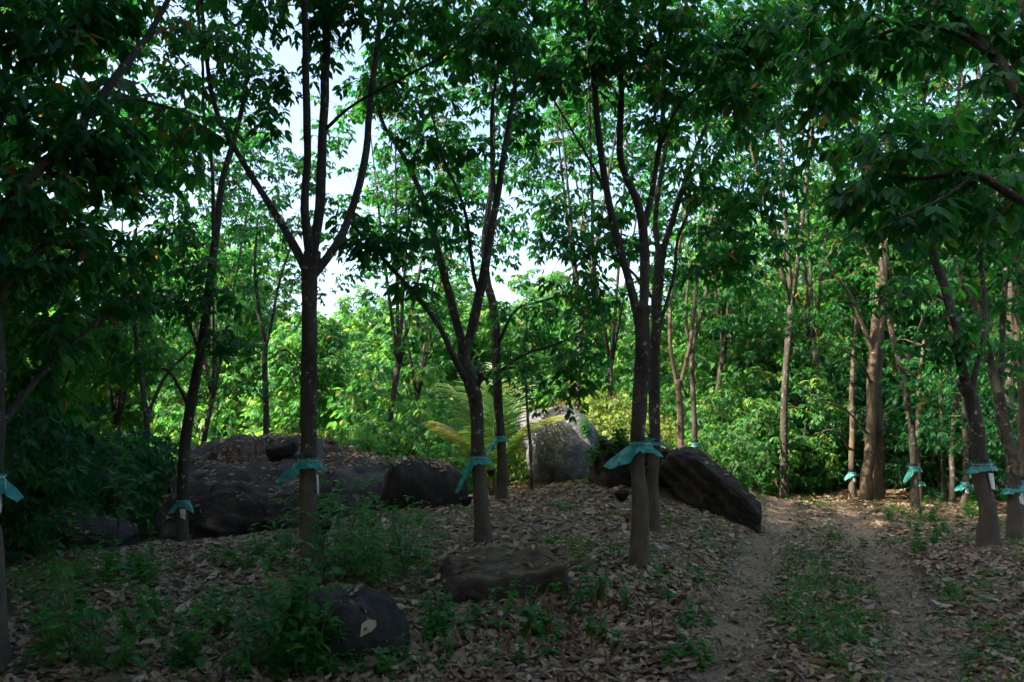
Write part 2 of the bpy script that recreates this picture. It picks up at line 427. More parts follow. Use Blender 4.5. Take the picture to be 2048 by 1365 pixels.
build_rut(RUT_L, 3, "bare left wheel rut of the dirt track")
build_rut(RUT_R, 8, "bare right wheel rut of the dirt track")

# ------------------------------------------------------------------ rocks
def ico(sub):
    import bmesh
    bm = bmesh.new(); bmesh.ops.create_icosphere(bm, subdivisions=sub, radius=1)
    v = np.array([x.co[:] for x in bm.verts]); t = np.array([[q.index for q in f.verts] for f in bm.faces]); bm.free()
    return v, t
_ICO = {s: ico(s) for s in (3, 5, 6)}
def eul(rx, ry, rz):
    from mathutils import Euler
    return np.array(Euler((rx, ry, rz)).to_matrix())
def rock(name, label, center, half, rot=(0, 0, 0), p=5, cuts=(), amp=0.08, sc=1.6, mat='rock_dark', seed=0, sub=5, cat="rock", strat=0.0):
    d, t = _ICO[sub]
    half = np.array(half, float)
    planes = [(np.eye(3)[i] * s, half[i]) for i in range(3) for s in (1, -1)]
    for nrm, h in cuts: planes.append((unit(np.array(nrm, float)), h))
    acc = 0
    dd = unit(d * half)
    for nrm, h in planes: acc = acc + (np.maximum(dd @ nrm, 0) / h) ** p
    v = dd * (acc ** (-1.0 / p))[:, None]
    nrm = unit(v / half ** 2)
    m = float(min(half))
    v = v + nrm * (fbm(v * sc + seed * 3.1, 5, seed) * 2 * amp)[:, None]
    v = v + nrm * (np.abs(fbm(v * sc * 2.7 + seed, 4, seed + 9)) * -amp * 1.5)[:, None]
    v = v + nrm * (fbm(v * sc * 9 + seed, 3, seed + 19) * amp * .35)[:, None]
    if strat: v = v + nrm * (np.sin(v[:, 2] * 34 + fbm(v * 2, 3, seed) * 9) * strat)[:, None]
    v = v @ eul(*rot).T
    o = link(name, make_mesh(name, v, t), MAT[mat])
    o.location = tuple(float(c) for c in center)
    tag(o, label, cat)
    return o
ROCKS = []
c = P(620, 960, 13.3)
outcrop = rock("rock_outcrop", "broad dark rock outcrop strewn with dry leaves behind the black forked trunk", (c[0] - .05, 13.3, 0.36), (3.05, 2.3, 0.74), (math.radians(9), math.radians(3), 0.1), p=4.5,
               cuts=[((0.8, 0.2, 0.7), 1.75), ((-0.9, -0.3, 0.5), 2.0), ((0, -0.8, 0.6), 1.75)], amp=0.30, sc=1.15, mat='rock_outcrop', seed=3, sub=6)
ROCKS.append(outcrop)
c = P(850, 985, 11.6)
ROCKS.append(rock("boulder", "smooth rounded black boulder at the right end of the outcrop", c, (0.62, 0.55, 0.46), (0, 0.25, 0), p=2.6, amp=0.05, sc=1.5, seed=5))
c = P(563, 900, 13.0)
ROCKS.append(rock("loose_rock", "small grey wedge of rock lying on top of the outcrop", c + np.array([0, 0, 0.04]), (0.25, 0.28, 0.12), (0.2, -0.25, 0.3), p=4, amp=0.05, sc=3, seed=8, mat='rock_dark'))
c = P(1142, 900, 14.6)
ROCKS.append(rock("boulder", "tall grey lichen-spotted boulder behind the young palm", c, (0.74, 0.7, 0.80), (0, 0.35, 0.2), p=2.8, amp=0.06, sc=1.6, seed=11, mat='rock_grey', cuts=[((0.7, 0, 0.7), 0.62)]))
c = P(1075, 862, 15.9)
ROCKS.append(rock("boulder", "small dark boulder leaning behind the tall grey boulder", c, (0.38, 0.45, 0.42), (0, -0.2, 0.2), p=3, amp=0.06, sc=2, seed=12, mat='rock_grey'))
c = P(1265, 945, 12.3)
ROCKS.append(rock("rock_block", "blocky brown rock behind the two close trunks", c, (0.56, 0.5, 0.42), (0.05, 0.1, 0.15), p=14, amp=0.10, sc=2.2, seed=15, mat='rock_brown', strat=0.012, sub=6))
c = P(1428, 972, 11.4)
ROCKS.append(rock("rock_slab", "tilted dark slab of rock on the bank beside the track", c - np.array([0, 0, .09]), (0.80, 0.42, 0.29), (0.12, math.radians(40), -0.25), p=16, amp=0.08, sc=2.5, seed=17, mat='rock_brown', strat=0.012, sub=6,
                  cuts=[((-0.55, 0, 0.9), 0.52), ((0.8, 0, 0.55), 0.66)]))
c = P(985, 1176, 6.6)
ROCKS.append(rock("mossy_stone", "flat-topped stone with yellowish moss in front of the middle tree", (c[0], 6.65, c[2] + 0.0), (0.56, 0.36, 0.21), (0.12, -0.10, 0.22), p=14, amp=0.07, sc=3, seed=21, sub=6, mat='rock_moss',
                  cuts=[((-0.8, 0, 0.6), 0.38)]))
c = P(672, 1312, 5.2)
ROCKS.append(rock("boulder", "black rounded boulder low among the foreground weeds", (c[0], 5.45, c[2] + 0.02), (0.42, 0.34, 0.31), (0.05, 0.08, 0.3), p=2.7, amp=0.06, sc=3, seed=25, sub=6))
c = P(90, 1075, 10.0)
ROCKS.append(rock("low_rock", "low dark rock half buried at the shady foot of the slope", (c[0], 10.2, c[2] - 0.05), (0.95, 0.6, 0.25), (0.05, 0.05, 0.1), p=4, amp=0.07, sc=1.6, seed=29))

# surface lookup (ground + rocks) for scattering
def world_bvh(extra):
    vs_, ts_, off = [GV], [GT], len(GV)
    for o in extra:
        me = o.data; co = np.zeros(len(me.vertices) * 3, np.float32); me.vertices.foreach_get("co", co)
        ix = np.zeros(len(me.polygons) * 3, np.int32); me.loops.foreach_get("vertex_index", ix)
        vs_.append(co.reshape(-1, 3) + np.array(o.location)); ts_.append(ix.reshape(-1, 3) + off); off += len(me.vertices)
    v = np.concatenate(vs_); t = np.concatenate(ts_)
    return BVHTree.FromPolygons(v.tolist(), t.tolist())
SURF = world_bvh(ROCKS)
def drop(x, y):
    h = SURF.ray_cast(Vector((float(x), float(y), 6.0)), Vector((0, 0, -1)))
    if h[0] is None: return gz1(x, y), np.array([0, 0, 1.0])
    return h[0].z, np.array(h[1])

# ------------------------------------------------------------------ leaves
def leaf_template(width=0.36, fold=0.12, bend=0.10, hi=True, shape=0):
    """leaf along +Y of length 1, face up +Z"""
    if hi:
        rows = [(0.30, 0.80), (0.62, 1.0 if shape == 0 else 0.92)]
        v = [(0, 0, 0)]
        for t, w in rows:
            z = -bend * t * t
            v += [(-width / 2 * w, t, z + fold * w * width), (0, t, z), (width / 2 * w, t, z + fold * w * width)]
        v.append((0, 1, -bend))
        f = [(0, 2, 1), (0, 3, 2), (1, 2, 5), (1, 5, 4), (2, 3, 6), (2, 6, 5), (4, 5, 7), (5, 6, 7)]
        return np.array(v, float), np.array(f)
    v = [(0, 0, 0), (-width / 2, 0.52, fold * width - bend * .25), (width / 2, 0.52, fold * width - bend * .25), (0, 1, -bend)]
    return np.array(v, float), np.array([(0, 3, 1), (0, 2, 3)])
LEAF_HI = [leaf_template(0.36, 0.2, 0.12, True), leaf_template(0.33, 0.5, 0.34, True, 1), leaf_template(0.42, -0.12, 0.22, True)]
LEAF_LO = [leaf_template(0.40, 0.22, 0.10, False), leaf_template(0.36, .5, .3, False), leaf_template(.46, -.1, .2, False)]
def frames(d, up):
    d = unit(d); s = unit(np.cross(d, up)); n = np.cross(s, d)
    return np.stack([s, d, n], 2)            # columns: side, along, normal
def stamp(templ, pos, R, L, wid=None, tint=None):
    v, f = templ; N = len(pos)
    vv = np.repeat(v[None], N, 0) * L[:, None, None]
    if wid is not None: vv[:, :, 0] *= wid[:, None]
    out = np.einsum('nij,nkj->nki', R, vv) + pos[:, None, :]
    ff = f[None] + (np.arange(N) * len(v))[:, None, None]
    tt = np.repeat(np.full(N, 0.5) if tint is None else tint, len(v))
    return out.reshape(-1, 3), ff.reshape(-1, 3), tt

def sprays(rng, C, D, kpet=8, size=0.14, spread=1.0, droop=0.7, plen=0.16):
    """whorls of drooping three-fingered leaves at the twig ends; returns leaflet pos, R, L, wid, tint"""
    M = len(C)
    a = rng.uniform(0, 2 * np.pi, (M, kpet)); hd = np.stack([np.cos(a), np.sin(a), rng.uniform(-0.5, 0.6, (M, kpet))], 2)
    pd = unit(hd * spread + D[:, None, :] * 0.6)
    back = rng.uniform(0, 0.22, (M, kpet))[..., None]
    base = C[:, None, :] - D[:, None, :] * back + pd * (plen * rng.uniform(0.6, 1.25, (M, kpet)))[..., None]
    base = base.reshape(-1, 3); pd = pd.reshape(-1, 3); N = len(base)
    ctint = np.repeat(rng.beta(2.2, 3.0, M), kpet)
    out = []
    for ang in (-0.95, 0.0, 0.95):
        ang = ang + rng.normal(0, 0.18, N)
        ca, sa = np.cos(ang), np.sin(ang)
        d = np.stack([pd[:, 0] * ca - pd[:, 1] * sa, pd[:, 0] * sa + pd[:, 1] * ca, pd[:, 2] * 0.4 - droop * rng.uniform(0.35, 1.5, N)], 1)
        d = unit(d)
        up = np.stack([rng.normal(0, 0.35, N) + pd[:, 0] * .4, rng.normal(0, 0.35, N) + pd[:, 1] * .4, np.ones(N)], 1)
        L = size * np.clip(rng.lognormal(-.03, .28, N), .45, 1.7)
        tint = np.clip(ctint * 0.85 + rng.normal(0, 0.14, N), 0, 0.97)
        dead = rng.random(N) < np.repeat(np.where(rng.random(M) < .018, .55, .005), kpet)
        tint = np.where(dead, 1.0, tint)
        out.append((base, frames(d, up), L, rng.uniform(0.8, 1.25, N), tint))
    return [np.concatenate(x) for x in zip(*out)]

_leaf_meshes = {}
def leaf_mesh(mat, k):
    key = (mat, k)
    if key not in _leaf_meshes:
        v, f = leaf_template(0.30 + 0.05 * (k % 3), 0.2, 0.1 + 0.08 * (k % 2), True)
        # one finer midrib row for the separately built leaves
        me = make_mesh("leaf", v, f, np.full(len(v), 0.12 + 0.14 * (k % 6)))
        me.materials.append(MAT[mat]); _leaf_meshes[key] = me
    return _leaf_meshes[key]
def leaf_objects(name, rng, pos, R, L, wid, parent, mat):
    off = origin_of(parent)
    for i in range(len(pos)):
        o = bpy.data.objects.new(name, leaf_mesh(mat, int(rng.integers(0, 12))))
        M = np.eye(4); M[:3, :3] = R[i] * L[i]; M[:3, 0] *= wid[i]; M[:3, 3] = pos[i] - off
        o.matrix_basis = Matrix(M.tolist()); o.parent = parent
        COL.objects.link(o)

# ------------------------------------------------------------------ trees
def grow(rng, limbs, targets, k=4, nseg=4, rtip=0.0035):
    """join every twig end in targets to the nearest bit of the skeleton; returns (verts,tris), end directions"""
    node_p = np.concatenate([l[0] for l in limbs]); node_r = np.concatenate([l[1] for l in limbs])
    T = np.asarray(targets)
    d0 = np.array([np.min(np.linalg.norm(node_p - t, axis=1)) for t in T])
    order = np.argsort(d0)
    cap = len(node_p) + len(T) * 3
    NP = np.zeros((cap, 3)); NR = np.zeros(cap); n = len(node_p); NP[:n] = node_p; NR[:n] = node_r
    acc = Acc(); D = np.zeros_like(T)
    for i in order:
        t = T[i]
        dv = t - NP[:n]; dist = np.linalg.norm(dv, axis=1)
        cost = dist + 0.35 * np.maximum(0, -dv[:, 2])       # twigs rather rise than hang
        j = int(np.argmin(cost)); a = NP[j]; L = max(dist[j], 0.02)
        u = dv[j] / L
        m1 = a + dv[j] * 0.36 + np.array([0, 0, 0.08 * L]) + rng.normal(0, 0.05, 3) * L
        m2 = a + dv[j] * 0.72 + np.array([0, 0, 0.05 * L]) + rng.normal(0, 0.04, 3) * L
        r0 = min(NR[j] * 0.7, 0.005 + 0.007 * L)
        r0 = max(r0, rtip)
        pts = catmull([a, m1, m2, t], nseg + 1)
        rr = np.linspace(r0, rtip, nseg + 1)
        v, f = tube(pts, rr, k, cap=False); acc.add(v, f)
        NP[n:n + 3] = [m1, m2, t]; NR[n:n + 3] = [r0 * 0.75, r0 * 0.5, max(rtip, r0 * .4)]; n += 3
        D[i] = unit(t - m2)
    return acc, D

def make_tree(name, label, base, limb_spec, blobs, seed, d0=None, cat="tree", group=None, leaf='leaf', bark='bark', size=0.108, kpet=9, hi=True, n_leaf_obj=0, sides=14, droop=0.7, targets=None, root_flare=1.22, spread=1.0, guard_z=None):
    """limb_spec: list of polylines of world points (x,y,z,radius); first one is the trunk"""
    rng = np.random.default_rng(seed)
    root = empty(name, base)
    tag(root, label, cat, group)
    limbs = []
    for li, spec in enumerate(limb_spec):
        spec = np.asarray(spec, float)
        n = max(8, int(np.sum(np.linalg.norm(np.diff(spec[:, :3], axis=0), axis=1)) / 0.12) if hi else 8)
        n = min(n, 60)
        pr = catmull(spec, n); pts, rad = pr[:, :3], np.maximum(pr[:, 3], 0.004)
        if hi:
            w = np.linspace(0, 1, n)
            pts = pts + np.stack([fbm(np.stack([w * 6, np.full(n, li * 1.7), np.full(n, seed + q * 9.1)], 1), 3, seed) for q in range(3)], 1) * rad[:, None] * 1.2 * np.minimum(1, w * 4)[:, None] * np.array([1, 1, 0.2])
        if li == 0:
            hgt = pts[:, 2] - pts[0, 2]
            rad = rad * (1 + (root_flare - 1) * np.exp(-hgt / 0.16))
            pts = np.vstack([pts[0] - np.array([0, 0, 0.12]), pts]); rad = np.concatenate([[rad[0] * 1.1], rad])
        v, f = tube(pts, rad, sides if li == 0 else max(6, sides - 4), bump=0.16 if hi else 0, seed=seed + li)
        tn = np.zeros(len(v))
        if li == 0 and guard_z is not None: tn = np.clip((guard_z + .02 - v[:, 2]) / .05, 0, 1)
        part("trunk" if li == 0 else "branch", v, f, MAT[bark], root, tn)
        limbs.append((pts[len(pts) // 3:] if li == 0 else pts[1:], rad[len(pts) // 3:] if li == 0 else rad[1:]))
    T = [] if targets is None else [np.asarray(targets)]
    for (c, r, n) in blobs:
        q = rng.normal(0, 1, (n, 3)); q = unit(q) * (rng.random((n, 1)) ** 0.45)
        T.append(np.asarray(c) + q * np.asarray(r))
    if T:
        T = np.concatenate(T)
        if len(T):
            acc, D = grow(rng, limbs, T, k=4 if hi else 3, nseg=5 if hi else 3, rtip=0.003 if hi else 0.005)
            acc.build("twigs", MAT['twig'], root, kind="stuff")
            pos, R, L, wid, tint = sprays(rng, T, D, kpet, size, droop=droop, spread=spread)
            keep = np.ones(len(pos), bool)
            if n_leaf_obj:
                px, py, f = project(pos)
                s = L / f * ((px > 8) & (px < W - 8) & (py > 8) & (py < H - 8))
                sel = np.argsort(-s)[:n_leaf_obj]; sel = sel[s[sel] > 0]
                keep[sel] = False
                leaf_objects("leaf", rng, pos[sel], R[sel], L[sel], wid[sel], root, leaf)
            ac = Acc(); va = rng.integers(0, 3, len(pos))
            for q in range(3):
                m_ = keep & (va == q)
                ac.add(*stamp((LEAF_HI if hi else LEAF_LO)[q], pos[m_], R[m_], L[m_], wid[m_], tint[m_]))
            v, f, t = ac.out()
            part("crown", v, f, MAT[leaf], root, t, kind="stuff")
    return root

def limb(d0, pts):
    """pts: (px, py, depth offset, width in px)"""
    out = []
    for px, py, dd, w in pts:
        p = P(px, py, d0 + dd); out.append((*p, w * 0.45 * (d0 + dd) / F))
    return out
def blob(px, py, d, rx, ry, n, rd=None):
    s = d / F; rx *= 1.25; ry *= 1.25; n = int(n * 1.12 + .5)
    return (P(px, py, d), (rx * s, rd if rd else max(rx, ry) * s * 0.9, ry * s), n)
def pix_tree(name, label, d0, limbs, blobs, seed, top=0, key_twin=False, guard_py=None, **kw):
    L = [limb(d0, l) for l in limbs]
    bl = [blob(*x) for x in blobs]
    if top:  # unseen crown added above the frame to shade the ground below
        q = np.array([l[-1][:3] for l in L[1:]]); hi_ = q[q[:, 2] > q[:, 2].max() - 2.0]
        c = hi_.mean(0); zt = max(c[2] + 1.8, 7.4)
        L.append([(*hi_[0], 0.03), (*(hi_[0] * .6 + np.array([c[0], c[1], zt]) * .4), .022), (c[0], c[1], zt + .6, .01)])
        bl.append((np.array([c[0], c[1], zt]), (2.5, 2.5, 1.3), top))
    tr_ = catmull(L[0], 120)
    if guard_py:
        kw['guard_z'] = float(tr_[int(np.argmin(np.abs(project(tr_[:, :3])[1] - guard_py))), 2])
    for li in range(1, len(L)):
        p0 = np.array(L[li][0]); dd = np.linalg.norm(tr_[:, :3] - p0[:3], axis=1); j = int(np.argmin(dd))
        if dd[j] < 1.6 * tr_[j, 3] and kw.get('sides', 14) and not (key_twin and li == 1):
            q = tr_[max(0, j - int(0.16 / max(1e-6, np.linalg.norm(tr_[1, :3] - tr_[0, :3]))))]
            L[li][0] = (*q[:3], min(p0[3], .62 * q[3]))
            m = q[:3] * .35 + np.array(L[li][1][:3]) * .65
    b = np.array(L[0][0][:3]); b[2] = gz1(b[0], b[1]) + 0.0
    L[0][0] = (b[0], b[1], b[2], L[0][0][3])
    return make_tree(name, label, b, L, bl, seed, d0=d0, **kw), L

TRUNKS = {}
GUARD_PY = dict(B=928, C=922, C2=880, D=893, D2=886, F=1008, A=965, R1=935, R2=978, R4=948, R5=938, R6=968, R7=970, R8=1014, R10=968, E=905, E2=892)
def ptree(key, *a, **k):
    if key in GUARD_PY: k['guard_py'] = GUARD_PY[key]
    r, L = pix_tree(*a, **k); TRUNKS[key] = L; return r

# the black forked tree
ptree('B', "rubber_tree", "nearly black rubber tree splitting into four limbs before the outcrop", 7.2,
      [[(620, 1152, 0, 42), (618, 1000, 0, 36), (617, 925, 0, 36), (618, 700, 0, 35), (622, 560, 0, 36), (624, 505, 0, 40)],
       [(608, 545, 0, 26), (590, 495, 0.1, 20), (545, 420, 0.3, 16), (475, 305, 0.6, 13), (428, 205, 0.8, 11), (408, 60, 1.0, 9), (400, -60, 1.1, 8)],
       [(614, 525, 0, 24), (612, 420, -0.1, 20), (616, 300, -0.2, 18), (612, 150, -0.3, 17), (606, -80, -0.5, 14)],
       [(634, 525, 0, 26), (639, 400, 0.1, 23), (646, 250, 0.2, 21), (652, 100, 0.3, 19), (660, -100, 0.4, 16)],
       [(638, 540, 0, 26), (662, 505, 0.1, 20), (695, 450, 0.3, 19), (728, 335, 0.5, 17), (742, 200, 0.7, 15), (762, 20, 0.9, 13), (775, -80, 1.0, 10)],
       [(648, 262, 0.2, 9), (700, 215, 0, 7), (780, 168, -0.3, 6), (890, 110, -0.6, 6), (960, 50, -0.8, 5), (1010, -10, -1.0, 4)],
       [(470, 300, 0.6, 7), (410, 255, 0.4, 6), (330, 215, 0.2, 5), (250, 198, 0, 4)]],
      [(1010, 70, 6.4, 75, 80, 16), (880, 30, 6.8, 70, 50, 8), (560, 60, 7.6, 120, 110, 22), (440, 60, 8.2, 90, 90, 18), (700, 30, 7.4, 90, 70, 14), (600, -60, 7, 220, 110, 26), (800, 130, 8.2, 50, 90, 9),
       (300, 230, 7.2, 90, 60, 12), (545, 230, 8, 50, 60, 5), (760, -60, 8, 160, 100, 18)], 11, top=190, n_leaf_obj=170)
ptree('C', "rubber_tree", "dark forked rubber tree with a stubby knot beside the young palm", 8.6,
      [[(966, 1092, 0, 34), (962, 1000, 0, 31), (956, 915, 0, 30), (950, 830, 0, 29), (941, 765, 0, 33), (932, 720, 0, 28), (930, 678, 0, 34)],
       [(925, 700, 0, 22), (905, 620, 0.1, 19), (880, 520, 0.2, 17), (848, 400, 0.4, 14), (805, 310, 0.6, 11), (760, 235, 0.8, 9), (745, 120, 1, 7)],
       [(934, 690, 0, 24), (958, 600, 0, 22), (980, 480, 0, 18), (998, 370, 0, 15), (1018, 240, 0.1, 12), (1030, 160, .2, 10), (1010, 50, .3, 8)],
       [(936, 768, 0, 16), (908, 715, -0.2, 13), (878, 650, -0.4, 12), (820, 580, -0.6, 9), (755, 505, -0.8, 7), (700, 445, -0.9, 5), (690, 420, -1, 4)],
       [(946, 770, 0, 13), (962, 760, -0.05, 11), (966, 748, -0.1, 9)],
       [(960, 590, 0, 12), (945, 540, -.1, 9), (935, 450, -.2, 8), (915, 380, -.3, 7), (880, 300, -.4, 6), (860, 200, -.4, 5)],
       [(992, 400, 0, 10), (985, 330, .3, 9), (984, 220, .4, 8), (1000, 120, .5, 6)]],
      [(800, 490, 7.9, 70, 55, 10), (865, 440, 8.2, 55, 70, 12), (780, 180, 9.3, 80, 90, 16), (900, 150, 8.6, 70, 90, 14), (1010, 120, 9, 80, 90, 16), (930, 300, 8.4, 45, 50, 6), (720, 450, 7.8, 45, 40, 7), (960, 20, 9, 130, 70, 18),
       (850, 290, 8.4, 50, 50, 7), (1050, 250, 9, 45, 60, 6), (810, 580, 8.2, 50, 30, 5)], 12, top=170, n_leaf_obj=150)
ptree('C2', "rubber_tree", "slender curved rubber tree rising in front of the palm fronds", 12.0,
      [[(1003, 1002, 0, 24), (1003, 950, 0, 22), (1001, 875, 0, 20), (996, 780, 0, 20), (993, 690, 0, 21), (984, 610, 0, 19), (972, 560, 0, 17), (968, 480, 0.1, 14), (985, 350, .2, 12), (985, 200, .4, 9), (960, 60, .6, 7)],
       [(1000, 655, 0, 9), (1030, 622, -.2, 7), (1075, 605, -.4, 6), (1135, 592, -.6, 5), (1190, 610, -.7, 4)],
       [(998, 712, 0, 8), (1050, 708, -.3, 6), (1110, 690, -.6, 5), (1170, 660, -.8, 4)]],
      [(1100, 700, 11.4, 100, 60, 22), (1140, 775, 11.2, 60, 50, 12), (1060, 640, 11.6, 60, 40, 9), (1180, 620, 11.2, 60, 45, 10), (960, 740, 11.6, 50, 40, 7), (1000, 480, 12.3, 60, 70, 9), (1040, 330, 12.4, 60, 70, 10), (900, 90, 12.6, 120, 100, 20), (1060, 100, 12.5, 100, 90, 16), (870, 640, 12.2, 60, 60, 8)], 13, top=150, n_leaf_obj=60)
ptree('D', "rubber_tree", "stout brown rubber tree with the largest rain guard, front trunk of the close pair", 7.2,
      [[(1278, 1140, 0, 44), (1278, 1000, 0, 36), (1278, 895, 0, 33), (1283, 760, 0, 33), (1286, 650, 0, 35), (1284, 610, 0, 38)],
       [(1276, 650, 0, 24), (1258, 565, 0, 20), (1238, 490, 0, 18), (1214, 390, 0, 17), (1198, 280, -0.1, 16), (1190, 180, -0.2, 14), (1178, 60, -0.3, 11), (1160, -60, -0.4, 9)],
       [(1290, 640, 0, 27), (1290, 540, 0.1, 23), (1288, 470, 0.1, 21), (1275, 405, 0.1, 20), (1248, 350, 0.1, 17), (1238, 290, 0.1, 16), (1242, 180, 0.1, 13), (1235, 60, 0, 10), (1230, -60, 0, 8)],
       [(1288, 450, 0.1, 17), (1300, 400, 0.2, 14), (1318, 300, 0.3, 12), (1328, 180, 0.4, 11), (1320, 40, 0.5, 9), (1325, -60, .5, 7)],
       [(1212, 385, 0, 8), (1185, 330, -.1, 6), (1140, 255, -.3, 5), (1095, 180, -.4, 4)],
       [(1318, 300, 0.3, 8), (1360, 210, .1, 7), (1430, 150, -.2, 6), (1520, 90, -.4, 5), (1580, 40, -.5, 4)]],
      [(1290, 70, 6.8, 120, 80, 24), (1190, 130, 7.0, 60, 80, 11), (1390, 110, 7.0, 80, 90, 17), (1480, 130, 6.6, 90, 80, 17), (1330, 210, 7.4, 55, 55, 8), (1110, 150, 6.8, 45, 50, 6), (1230, -50, 7, 200, 100, 24), (1560, 60, 6.6, 90, 90, 16), (1500, 230, 6.8, 60, 50, 8)], 14, top=150, n_leaf_obj=190)
ptree('D2', "rubber_tree", "thinner rubber tree just behind the stout trunk, rear one of the close pair", 9.4,
      [[(1306, 1066, 0, 30), (1307, 980, 0, 26), (1308, 880, 0, 25), (1310, 760, 0, 25), (1314, 640, 0, 24), (1316, 560, 0, 24), (1322, 490, 0, 22)],
       [(1318, 510, 0, 15), (1312, 430, 0.2, 12), (1325, 330, .4, 10), (1345, 220, .6, 8), (1350, 80, .8, 6)],
       [(1322, 505, 0, 17), (1345, 440, 0, 14), (1372, 360, 0, 12), (1392, 300, 0, 10), (1425, 220, 0, 8), (1445, 120, 0, 6)],
       [(1316, 640, 0, 8), (1345, 560, .2, 7), (1358, 470, .3, 7), (1400, 380, .5, 6), (1440, 300, .6, 4)],
       [(1310, 585, 0, 8), (1260, 540, .4, 6), (1190, 500, .7, 5), (1110, 480, 1, 4)]],
      [(1390, 300, 9.2, 70, 70, 14), (1440, 410, 9.4, 90, 60, 18), (1510, 480, 9.2, 80, 60, 16), (1450, 540, 9.6, 80, 50, 14), (1170, 500, 10.2, 80, 60, 14), (1160, 590, 10.2, 80, 50, 12), (1220, 440, 9.9, 50, 50, 8), (1380, 180, 9.4, 90, 70, 14), (1430, 90, 9.4, 90, 80, 14), (1550, 400, 9.0, 80, 60, 13), (1110, 440, 10.4, 50, 60, 8)], 15, top=170, n_leaf_obj=100)
ptree('F', "rubber_tree", "slim leaning rubber tree with a small guard low at the outcrop's dark side", 10.5,
      [[(364, 1090, 0, 28), (366, 1040, 0, 23), (366, 1000, 0, 22), (370, 910, 0, 23), (386, 800, 0, 22), (405, 690, 0, 20), (422, 560, 0, 18), (434, 450, 0.1, 17), (446, 360, .2, 14), (468, 290, .3, 13), (488, 200, .4, 10), (500, 80, .5, 7)],
       [(432, 470, .1, 9), (425, 350, 0, 8), (408, 230, -.1, 7), (405, 120, -.2, 6), (395, 20, -.3, 5)],
       [(412, 650, 0, 8), (360, 610, -.3, 6), (300, 590, -.5, 5), (230, 600, -.7, 4)],
       [(392, 770, 0, 8), (340, 745, -.4, 6), (300, 740, -.6, 4)]],
      [(370, 560, 10.2, 80, 45, 13), (290, 610, 10, 90, 50, 16), (440, 590, 10.4, 50, 45, 7), (200, 610, 9.8, 80, 60, 12), (360, 110, 10.4, 90, 80, 16), (500, 120, 11, 80, 90, 14), (460, 680, 10.2, 55, 25, 8), (340, 460, 10.4, 80, 45, 10), (300, 350, 10.6, 70, 50, 10), (400, 30, 10.4, 120, 60, 16), (430, 160, 10.8, 100, 70, 16), (300, 170, 10.5, 90, 80, 13), (260, 720, 9.9, 60, 30, 6)], 16, top=150, n_leaf_obj=70)
ptree('A', "rubber_tree", "shadowed rubber tree cut by the left edge of the picture with arching boughs", 4.9,
      [[(-22, 1340, 0, 72), (-24, 1100, 0, 60), (-26, 960, 0, 58), (-30, 700, 0, 56), (-34, 540, 0, 52), (-34, 450, 0, 50)],
       [(-28, 480, 0, 34), (25, 395, .1, 26), (90, 325, .2, 22), (165, 245, .4, 19), (235, 150, .5, 17), (290, 80, .7, 14), (340, -10, .9, 11), (370, -80, 1, 9)],
       [(-36, 470, 0, 30), (-20, 330, .2, 22), (10, 210, .4, 17), (60, 115, .5, 14), (120, 70, .6, 12), (185, 30, .7, 10), (225, -30, .8, 8)],
       [(-30, 590, 0, 18), (40, 535, .1, 13), (95, 485, .2, 10), (180, 510, .4, 7), (270, 515, .6, 5)],
       [(190, 215, .4, 10), (260, 198, .5, 7), (340, 215, .6, 5), (420, 240, .8, 4)],
       [(-28, 840, 0, 20), (40, 800, .3, 15), (110, 720, .6, 12), (180, 660, .9, 9), (250, 600, 1.1, 6)]],
      [(90, 70, 5.4, 130, 80, 18), (60, 230, 5.2, 100, 90, 14), (190, 330, 5.4, 120, 80, 18), (310, 300, 5.5, 80, 60, 9), (260, 60, 5.8, 100, 80, 12), (80, 430, 5.1, 110, 60, 12), (100, 560, 5.3, 120, 50, 14), (200, 470, 5.6, 90, 40, 8), (120, 660, 5.8, 110, 60, 13), (60, 760, 5.6, 90, 60, 9), (40, -60, 5.4, 200, 90, 20), (395, 260, 5.7, 30, 25, 3), (220, 560, 6.0, 80, 40, 7)], 17, top=200, n_leaf_obj=230)
ptree('R1', "rubber_tree", "rubber tree at the right with pale strip under its bright guard, leaning left", 9.0,
      [[(1977, 1094, 0, 42), (1972, 1010, 0, 36), (1964, 935, 0, 33), (1954, 880, 0, 31), (1942, 810, 0, 29), (1930, 765, 0, 30)],
       [(1930, 785, 0, 24), (1918, 710, 0, 22), (1903, 640, 0, 21), (1888, 570, 0, 20), (1866, 505, 0, 18), (1850, 430, 0, 14), (1840, 320, 0, 11), (1850, 180, 0, 8)],
       [(1934, 785, 0, 17), (1952, 735, 0, 13), (1966, 690, .1, 12), (1970, 600, .3, 10), (1962, 500, .4, 9), (1975, 380, .5, 7)],
       [(1896, 600, 0, 8), (1850, 585, -.2, 7), (1800, 583, -.4, 6), (1740, 600, -.6, 5), (1690, 615, -.8, 4)]],
      [(1800, 600, 8.6, 90, 40, 10), (1880, 400, 8.8, 100, 80, 18), (1790, 430, 8.8, 80, 70, 12), (1970, 420, 9.2, 90, 90, 16), (1930, 640, 9, 60, 50, 7), (1880, 690, 9.2, 70, 40, 8), (1840, 250, 9, 110, 90, 18), (1990, 250, 9, 100, 100, 18), (1850, 100, 9, 140, 100, 18)], 18, top=90, n_leaf_obj=90)
